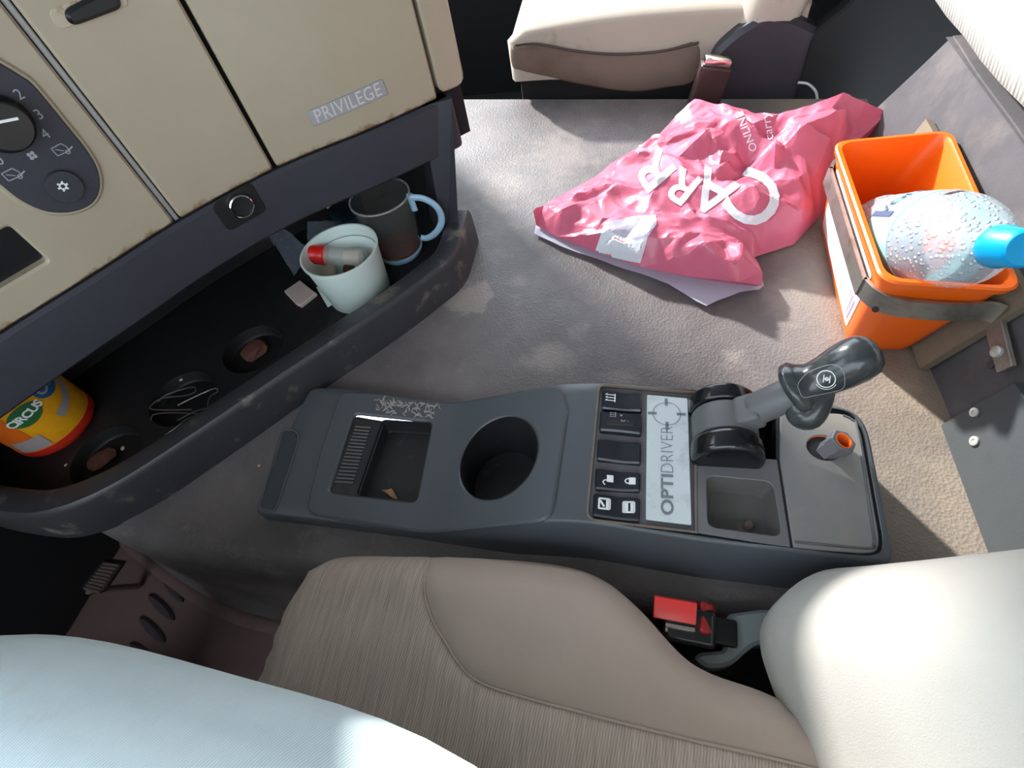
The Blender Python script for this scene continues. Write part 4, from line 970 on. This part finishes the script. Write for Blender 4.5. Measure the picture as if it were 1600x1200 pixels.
sweep('mug_handle', catmull(hpth, 5), (.0052, .0035), 'handle_blue', MUG, n=14, up=(0, 1, .1), label='pale blue handle')
sweep('handle_top', [mc + hd * .043 + Vector((0, 0, z_)) for z_ in (.096, .088, .07)], (.0048, .0030), 'handle_blue', MUG, n=10, up=(0, 1, 0))
lathe('drink_rest', [(0, .0), (.0325, .0), (.0325, .003), (0, .0032)], mc + Vector((0, 0, .0095)), (0, 0, 1), 'debris', MUG, 32)
CUPo = thing('white_cup', (-.372, .518, TZ), 'white plastic cup holding a red-capped vial in the tray', 'cup')
c0_ = Vector((-.372, .516, TZ)); cr_ = .0525; chh = .080
lathe('cup_body', [(.0, .0), (.043, .0), (.0445, .002), (cr_ - .001, chh - .004), (cr_ + .0012, chh - .003), (cr_ + .0012, chh), (cr_ - .0012, chh), (.0495, chh - .015), (.0498, chh - .017), (.0492, chh - .018), (.0425, .003), (.0, .003)], c0_, (0, 0, 1), 'white_plastic', CUPo, 56, 40)
sweep('inner_ring', [c0_ + Vector((.0493 * math.cos(a), .0493 * math.sin(a), chh - .017)) for a in np.linspace(-.3, 3.1, 26)], .0006, 'plate_ink', CUPo, n=5)
VI = thing('specimen_vial', (-.375, .51, .06), 'clear vial with a ribbed red cap lying across the white cup', 'vial')
va = Vector(PZ(483, 397, .082)); vb = Vector(PZ(572, 403, .066)); vd = (vb - va).normalized(); VL = (vb - va).length
lathe('vial_tube', [(0, .014), (.0118, .014), (.0122, .018), (.0122, VL - .006), (.0100, VL - .001), (0, VL)], va, vd, 'vial_clear', VI, 28, 50)
lathe('vial_contents', [(0, .05), (.0108, .05), (.0110, VL - .008), (0, VL - .003)], va, vd, 'vial_fill', VI, 24, 50)
lathe('vial_cap', [(0, 0), (.0125, 0), (.0138, .0015), (.0140, .004), (.0133, .006), (.0133, .014), (.0140, .016), (.0140, .021), (.0128, .023), (0, .023)], va, vd, 'red_cap', VI, 30, 30)
for i, (p, z, s) in enumerate((((512, 424), .052, .012), ((545, 420), .050, .010), ((560, 412), .05, .009), ((497, 418), .05, .008))):
    c = Vector(PZ(*p, z)); V = []; bm = bmesh.new(); bmesh.ops.create_icosphere(bm, subdivisions=2, radius=s)
    for v in bm.verts: v.co *= 1 + .25 * noise.noise(v.co * 90 + Vector((i * 7, 0, 0))); v.co.z *= .7
    bm.verts.index_update(); V = [v.co + c for v in bm.verts]; F = [[x.index for x in f.verts] for f in bm.faces]; bm.free()
    o = mk('tissue_scrap', V, F, 'vial_fill' if i % 2 == 0 else 'debris', loc=tuple(c)); tag(o, ('crumpled beige scrap under the vial in the white cup', 'dark brown scrap at the rim of the white cup', 'small beige scrap deepest in the white cup', 'small dark scrap beside the red vial cap')[i], 'scrap')
# paper corner under the cup
pc = [PZ(*p, TZ + .003) for p in ((494, 449), (499, 446), (600, 428), (512, 480))]
pcz = mk('paper_slip', [tuple(p) for p in pc] + [tuple(Vector(p) - Vector((0, 0, .0006))) for p in pc], [(0, 1, 2, 3), (7, 6, 5, 4), (0, 4, 5, 1), (1, 5, 6, 2), (2, 6, 7, 3), (3, 7, 4, 0)], 'white_plastic', loc=tuple(pc[0]), smooth=None); tag(pcz, 'white paper slip poking out beneath the white cup', 'paper')
pk_ = [xy(*p, .024) for p in ((444, 455), (469, 438), (494, 458), (470, 477), (462, 474))]
pko = plate('folded_packet', pk_, 'packet', M=lambda u, v, h: (u, v, .025 + h), th=.006, bev=.001, loc=(*pk_[0], .0185)); tag(pko, 'small dusty pink folded packet lying beside the white cup', 'packet')
# clear film bag behind the cup
fb = [(412, 357, .075), (430, 352, .085), (480, 345, .09), (520, 345, .085), (545, 350, .06), (520, 375, .04), (480, 400, .03), (460, 432, .022), (440, 400, .05), (425, 378, .06), (470, 370, .07), (500, 358, .075)]
P3 = [PZ(a, b, z) for a, b, z in fb]; cf = np.mean(P3, axis=0)
vv, ff = tri2d([(p[0], p[1]) for p in P3[:10]], res=.012)
AP = np.array(P3)
def fz(p): d = np.linalg.norm(AP[:, :2] - np.array(p[:2]), axis=1) + 1e-4; w = d ** -3; return float((w * AP[:, 2]).sum() / w.sum()) + .006 * noise.noise(Vector((p[0] * 60, p[1] * 60, 1)))
fo = mk('film_pouch', [(p[0], p[1], fz(p)) for p in vv], ff, 'film', loc=tuple(cf), smooth=25, recalc=False); tag(fo, 'crinkled clear film pouch lying behind the white cup', 'pouch')
# small clear blister and teal cloth under the rail
bl = [PZ(*p) for p in ((480, 322, .055), (500, 305, .075), (520, 302, .08), (525, 312, .07), (512, 327, .05), (496, 328, .045))]
vv, ff = tri2d([(p[0], p[1]) for p in bl], res=.01); AB = np.array(bl)
blo = mk('foil_scrap', [(p[0], p[1], float(AB[np.argmin(np.linalg.norm(AB[:, :2] - np.array(p[:2]), axis=1)), 2])) for p in vv], ff, 'packet', loc=tuple(bl[0]), smooth=20, recalc=False); tag(blo, 'crumpled shiny foil scrap below the rail left of the mug', 'foil')
tcx = plate('cleaning_cloth', [xy(*p, .03) for p in ((515, 335), (545, 303), (565, 305), (572, 340), (540, 352))], 'cloth_teal', M=lambda u, v, h: (u, v, .034 + h), th=.015, bev=.003, res=.01, hf=lambda u, v: .006 * noise.noise(Vector((u * 50, v * 50, 0))), loc=(*xy(545, 330, .03), .0185)); tag(tcx, 'dark blue cloth tucked behind the glass mug', 'cloth')
# orange drink tin
TIN = thing('drink_cup', (-.735, .268, TZ), 'yellow and orange printed drink cup standing at the left end of the tray', 'cup')
tc_ = Vector((-.728, .272, TZ)); tr_ = .050; th_ = .125
lathe('cup_wall', [(0, .0), (tr_ - .006, .0), (tr_ - .001, .004), (tr_, .010), (tr_, th_), (tr_ - .002, th_), (tr_ - .002, .012), (0, .01)], tc_, (0, 0, 1), 'can_yellow', TIN, 56, 40)
lathe('base_rim', [(tr_ - .004, .0), (tr_ + .0002, .005), (tr_ + .0006, .009), (tr_ + .0006, .016), (tr_ - .001, .017)], tc_, (0, 0, 1), 'can_red', TIN, 56, 40)
def TM(s, z, h): a = s / tr_ + math.atan2(-.55, .83) + .38; return (tc_.x + (tr_ + .0006 + h) * math.cos(a), tc_.y + (tr_ + .0006 + h) * math.sin(a), tc_.z + z)
print_on('green_logo_field', [([(x, z) for x, z in ell(-.018, .070, .020, .014, 24, .2)], [tuple(range(24))])], 'can_green', TIN, TM, .0002, L=.006)
print_on('logo_lettering', [place2(glyphs('CIRCUS', .0135, .0004, .9), (-.018, .070), (1, .12), (-.12, 1))], 'white_print', TIN, TM, .0006, L=.004)
print_on('blue_field', [([(x, z) for x, z in ell(.024, .083, .020, .018, 24, .4)], [tuple(range(24))])], 'can_blue', TIN, TM, .0002, L=.006)
print_on('flavour_lettering', [place2(glyphs('Ora', .020, .0005, .9), (.024, .080), (1, .1), (-.1, 1))], 'grey_print', TIN, TM, .0006, L=.004)
print_on('silver_ribbon', [place2(stroke([(-.02, -.010), (.0, -.005), (.014, .004), (.022, .014)], .011), (.022, .052), (1, 0), (0, 1))], 'can_grey', TIN, TM, .0003, L=.005)
print_on('orange_field', [quad(-.072, .018, -.036, .10)], 'can_orange', TIN, TM, .0001, L=.006)
print_on('info_panel', [quad(-.064, .019, -.028, .040)], 'can_grey', TIN, TM, .0004, L=.006)
# bent wire pins in the middle well
WR = []
for i, (pts, z) in enumerate([([(236, 657), (240, 648), (262, 645), (300, 646), (318, 648), (326, 650), (328, 644), (322, 638), (300, 645), (277, 657)], .024), ([(258, 680), (275, 668), (292, 655), (310, 648), (322, 646), (327, 622), (340, 612), (336, 607), (315, 615), (278, 633)], .028), ([(247, 628), (262, 616), (300, 605), (305, 612), (290, 618), (255, 622), (238, 632), (240, 640), (300, 640)], .022)]):
    P = catmull([Vector(PZ(a, b, z + .002 * math.sin(j))) for j, (a, b) in enumerate(pts)], 5)
    o = sweep('wire_clip', P, .0009, 'wire', n=6, loc=tuple(P[0])); tag(o, ('lower thin bent wire clip lying in the middle tray well', 'longest bent wire hook leaning on the edge of the tray well', 'upper thin bent wire clip lying in the middle tray well')[i], 'wire', 'bent wires in the tray')
def scrap(name, px, py, z, s, mat, label, cat, seed, flatz=.5, grp=None):
    c = Vector(PZ(px, py, z)); bm = bmesh.new(); bmesh.ops.create_icosphere(bm, subdivisions=2, radius=s)
    for v in bm.verts: v.co *= 1 + .5 * noise.noise(v.co * (.9 / s) + Vector((seed * 5.1, 0, 0))); v.co.z *= flatz
    mz = min(v.co.z for v in bm.verts); bm.verts.index_update(); V = [v.co + c - Vector((0, 0, mz)) for v in bm.verts]; F = [[x.index for x in f.verts] for f in bm.faces]; bm.free()
    return tag(mk(name, V, F, mat, loc=tuple(c), smooth=20), label, cat, grp)
scrap('debris_clump', 398, 552, .0025, .018, 'debris', 'reddish brown dried clump in the tray well nearest the cup', 'debris', 1, .35)
scrap('debris_clump', 165, 720, .0025, .016, 'debris', 'dark brown clump in the leftmost tray well', 'debris', 2, .35)
for i, (px, py, z, s, lb_) in enumerate([(284, 594, .019, .0022, 'pale crumb above the bent wires in the tray'), (193, 701, .003, .0028, 'pale sliver in the leftmost tray well'), (190, 742, .019, .003, 'grey chip beside the worn tray lip'), (104, 727, .019, .002, 'white crumb in front of the yellow drink cup'), (309, 721, .0, .003, 'reddish crumb on the tunnel below the tray lip'), (405, 728, .001, .002, 'white speck left of the console end')]):
    scrap('crumb', px, py, z, s, 'crumb', lb_, 'crumb', 10 + i, .5, 'crumbs around the tray')
lf = [(595, 765), (606, 766), (612, 763), (619, 775), (621, 781), (613, 778), (604, 771)]
lo_ = plate('dry_leaf', [xy(*p, .006) for p in lf], 'leaf', M=lambda u, v, h: (u, v, .0062 + h), th=.0006, bev=.0001, res=.004, hf=lambda u, v: .003 * abs(noise.noise(Vector((u * 180, v * 180, 0)))), loc=(*xy(608, 770, .006), .005)); tag(lo_, 'curled brown dry leaf scrap in the coin tray', 'leaf')
scrap('lint_clump', 1168, 822, .0475, .004, 'grime', 'grey lint clump in the small parts tray', 'lint', 21, .5)

# ================================================================== driver seat
DSE = thing('driver_seat', (-.05, -.13, ZF), 'beige fabric driver seat with a ribbed centre and rounded backrest', 'seat')
ZS = .066
rp = [xy(*p, ZS - .02) for p in ((405, 1040), (430, 975), (468, 905), (505, 873), (560, 865), (670, 867), (800, 875), (890, 886), (945, 908), (1000, 955), (1060, 1020), (1110, 1052), (1215, 1090))]
lft = [(.20, .03), (.24, -.10), (.22, -.30), (.05, -.37), (-.15, -.40), (-.28, -.38), (-.318, -.30), (-.325, -.13), (-.318, -.04)]
co_ = [tuple(p) for p in catmull([Vector(p) for p in rp + lft], 5, True)]
co_ = ccw(co_)
seam = [xy(*p, ZS) for p in ((667, 850), (667, 880), (665, 925), (675, 965), (695, 1000), (740, 1060), (830, 1092), (900, 1110), (1000, 1136), (1100, 1160), (1240, 1192), (1330, 1220))]
seamc = [tuple(p) for p in catmull([Vector(p) for p in seam], 5)]
OUT = np.array(co_); SE = np.array(seamc)
class HF:
    vec = True
    def __call__(s, P):
        P = np.asarray(P); d = np.where(inside(OUT, P), pdist(OUT, P), 0); r = .032; q = np.clip(r - d, 0, r); h = -(r - np.sqrt(np.maximum(r * r - q * q, 0)))
        ds = pdist(SE, P, False); h = h - .0035 * np.exp(-(ds / .005) ** 2)
        h += .012 * np.exp(-((P[:, 1] - .10) / .06) ** 2) * np.clip((P[:, 0] + .20) / .08, 0, 1) - .010 * np.exp(-((P[:, 1] + .13) / .14) ** 2)
        h += np.array([.0016 * noise.noise(Vector((x * 22, y * 22, 0))) + .0018 * noise.noise(Vector((x * 8, y * 30, 5))) for x, y in P]); return h
# split the cushion outline along the seam
def cutpoly(side):
    lo = np.array(seamc); res = []
    big = [tuple(p) for p in seamc]
    return big
# bolster: right of the seam, centre: rest
sd0 = Vector(seamc[0]); sd1 = Vector(seamc[-1])
i0 = min(range(len(co_)), key=lambda i: (Vector(co_[i]) - Vector(xy(667, 867, ZS - .02))).length)
i1 = min(range(len(co_)), key=lambda i: (Vector(co_[i]) - Vector((.215, .0))).length)
mid = [p for p, k_ in zip(seamc, inside(OUT, np.array(seamc)) & (pdist(OUT, np.array(seamc)) > .006)) if k_]
n_c = len(co_)
def arc(a, b): return [co_[(a + k) % n_c] for k in range((b - a) % n_c + 1)]
pa = arc(i1, i0); pb = arc(i0, i1)      # ccw: i1 -> i0 passes one side, i0 -> i1 the other
polyA = pa + mid; polyB = pb + mid[::-1]
bol, cenp = (polyA, polyB) if abs(area2(polyA)) < abs(area2(polyB)) else (polyB, polyA)
SM = lambda u, v, h: (u, v, ZS + h)
plate('side_bolster', bol, 'seat_plain', DSE, M=SM, th=.10, bev=.0004, res=.011, hf=HF(), smooth=60)
plate('centre_panel', cenp, 'seat_rib', DSE, M=SM, th=.10, bev=.0004, res=.011, hf=HF(), smooth=60)
sweep('seam_welt', [(p[0], p[1], ZS + float(HF()(np.array([p]))[0]) + .0005) for p in mid], .0012, 'seat_plain', DSE, n=6)
rbox('seat_base', (-.06, -.15, (ZF - .035) / 2 + .0), (.36, .36, -.035 - ZF), 'void', DSE, bev=.01)
# backrest: stacked sections leaning back
def back_sec(z):
    t = (z + .02) / .64; yr = .158 - .05 * min(1, max(0, (z - .06) / .3)) ** .9; dx = max(0, z - .05) * .40 - .0
    if z < .06: dx += (.06 - z) * .35; yr -= (.06 - z) * .3
    F_ = [(.27, yr - .03), (.25, yr - .003), (.215, yr), (.165, yr - .002), (.135, yr - .016), (.115, yr - .038), (.110, yr - .060), (.115, yr - .085), (.131, yr - .131), (.150, yr - .19), (.165, -.10), (.168, -.15), (.160, -.22), (.135, -.30), (.120, -.34), (.118, -.37), (.13, -.395), (.165, -.41), (.25, -.405), (.27, -.38)]
    return [Vector((x + dx, y)) for x, y in F_]
rings = []
for z in (-.03, -.02, -.005, .02, .045, .07, .10, .14, .19, .25, .32, .40, .48, .56, .62, .64):
    e = .035 if z in (-.03,) else .016 if z == -.02 else .005 if z == -.005 else .006 if z == .62 else .04 if z == .64 else 0
    s = catmull(back_sec(z), 4, True); c = Vector((.22, -.13)); s = [p + (c - p).normalized() * e for p in s]
    rings.append([(p.x, p.y, z) for p in s])
loft('backrest', rings, 'back_fabric', DSE, smooth=80)
# recliner bracket and buckle between seat and tunnel
def cr5(x, y): return (940 + x / 5.217, 880 + y / 5.217)
gb = [xy(*cr5(*p), .020) for p in ((1030, 410), (1310, 372), (1420, 380), (1420, 655), (1310, 655), (1250, 668), (1180, 722), (1090, 810), (990, 850), (850, 850), (755, 770), (800, 725), (1000, 710), (1012, 560))]
plate('recliner_bracket', rpoly(gb, .004, 3), 'bracket_grey', DSE, M=lambda u, v, h: (u, v, .020 + h), th=.022, bev=.003, label='grey plastic recliner bracket')
BK = thing('seat_belt_buckle', (*xy(1065, 985, 0), -.03), 'red seat belt buckle between the driver seat and console', 'buckle')
br_ = rotz(R(-4))
b5 = lambda x, y, z: Vector(PZ(*cr5(x, y), z))
cA = b5(595, 378, .045); rbox('release_button', cA, (.034, .017, .012), 'red_button', BK, br_ @ Matrix.Rotation(R(20), 3, 'X'), .0012, 2)
cB = b5(700, 500, .022); rbox('buckle_body', cB, (.042, .030, .040), 'black_gloss', BK, br_ @ Matrix.Rotation(R(15), 3, 'X'), .005, 3)
cC = b5(815, 460, .032); rbox('buckle_cheek', cC, (.014, .026, .022), 'red_dark', BK, br_ @ Matrix.Rotation(R(25), 3, 'Y'), .004, 3)
for q in ((530, 520), (730, 520)):
    c = b5(q[0], q[1], .040); rbox('latch_tooth', c, (.0025, .008, .002), 'chrome', BK, br_, .0005, 1)
c = b5(640, 525, .041); rbox('latch_plate', c, (.024, .004, .003), 'chrome', BK, br_, .0006, 1)
c = b5(700, 635, .034); rbox('buckle_edge', c, (.036, .002, .003), 'chrome', BK, rotz(R(-8)), .0005, 1)
c = b5(825, 620, .036); rbox('buckle_tag', c, (.007, .008, .003), 'white_plastic', BK, br_, .0005, 1)
rbox('buckle_stalk', b5(950, 600, .0), (.024, .022, .05), 'black', BK, br_, .003, 2)

# ================================================================== pedal
PD = thing('pedal', (-.69, .12, ZF), 'ribbed metal accelerator pedal in the dark driver footwell', 'pedal')
e1_ = Vector(PZ(160, 876, -.10)); e2_ = Vector(PZ(190, 880, -.10)); e3_ = Vector(PZ(158, 927, -.13)); e4_ = Vector(PZ(125, 918, -.13))
nrm_ = (e2_ - e1_).cross(e3_ - e2_).normalized(); nrm_ = nrm_ if nrm_.z > 0 else -nrm_
V = [p + nrm_ * h for h in (0, -.008) for p in (e1_, e2_, e3_, e4_)]
mk('pedal_pad', V, [(0, 1, 2, 3), (7, 6, 5, 4), (0, 4, 5, 1), (1, 5, 6, 2), (2, 6, 7, 3), (3, 7, 4, 0)], 'black', PD, None)
for k in range(9):
    t = (k + .5) / 9; a_ = e2_.lerp(e3_, t); b_ = e1_.lerp(e4_, t)
    sweep('tread_rib', [a_ + nrm_ * .002, a_.lerp(b_, .75) + nrm_ * .002], (.0022, .003), 'pedal', PD, n=8)
m0 = (e3_ + e4_) / 2; sweep('pedal_arm', [m0, Vector((m0.x - .03, m0.y + .03, ZF + .005))], (.007, .004), 'pedal', PD, n=10)

# ================================================================== the person in the driver seat (only the legs come into view)
PE = thing('person', (-.05, -.14, .06), 'person in pale blue jeans seated on the driver seat, thigh in view', 'person')
def skin(name, chains, mat, parent, sub=2):
    V = []; E = []; RD = []; idx = {}
    for ch in chains:
        prev = None
        for key, p, r in ch:
            if key in idx: i = idx[key]
            else: i = len(V); idx[key] = i; V.append(Vector(p) - ORG[parent.name]); RD.append(r)
            if prev is not None: E.append((prev, i))
            prev = i
    me = bpy.data.meshes.new(name); me.from_pydata(V, E, []); o = bpy.data.objects.new(name, me); COL.objects.link(o); o.parent = parent; ORG[o.name] = ORG[parent.name]
    md = o.modifiers.new('Skin', 'SKIN'); md.use_smooth_shade = True; md.branch_smoothing = .4
    for i, r in enumerate(RD): me.skin_vertices[0].data[i].radius = r if isinstance(r, tuple) else (r, r); me.skin_vertices[0].data[i].use_root = (i == 0)
    s = o.modifiers.new('Sub', 'SUBSURF'); s.levels = sub; s.render_levels = sub
    me.materials.append(MATS[mat]); return o
hipc = (.02, -.19, .14)
def leg(k, y0, y1, y2):
    return [('h', hipc, (.15, .11)), (k + '0', (-.03, y0, .150), .098), (k + '1', (-.12, y0 + (y1 - y0) * .3, .155), .094), (k + '2', (-.24, y0 + (y1 - y0) * .6, .150), .086), (k + '3', (-.36, y1, .160), .080), (k + '4', (-.45, y1, .150), .073), (k + '5', (-.50, y1, .085), .068), (k + '6', (-.53, y2, .0), .062), (k + '7', (-.55, y2, -.10), .056), (k + '8', (-.56, y2, -.16), .058)]
skin('jeans', [leg('r', -.092, -.045, -.02), leg('l', -.285, -.30, -.30), [('h', hipc, .15), ('w', (.07, -.20, .23), (.15, .105)), ('w2', (.10, -.205, .30), (.15, .10))]], 'jeans', PE)
for y in (-.03, -.30):
    s = [(-.54, y, ZF + .045), (-.57, y, ZF + .045), (-.62, y, ZF + .038), (-.68, y, ZF + .03), (-.74, y, ZF + .026), (-.765, y, ZF + .022)]
    sweep('shoe', s, [(.03, .04), (.042, .045), (.046, .038), (.048, .030), (.042, .024), (.015, .012)], 'shoe', PE, n=20)
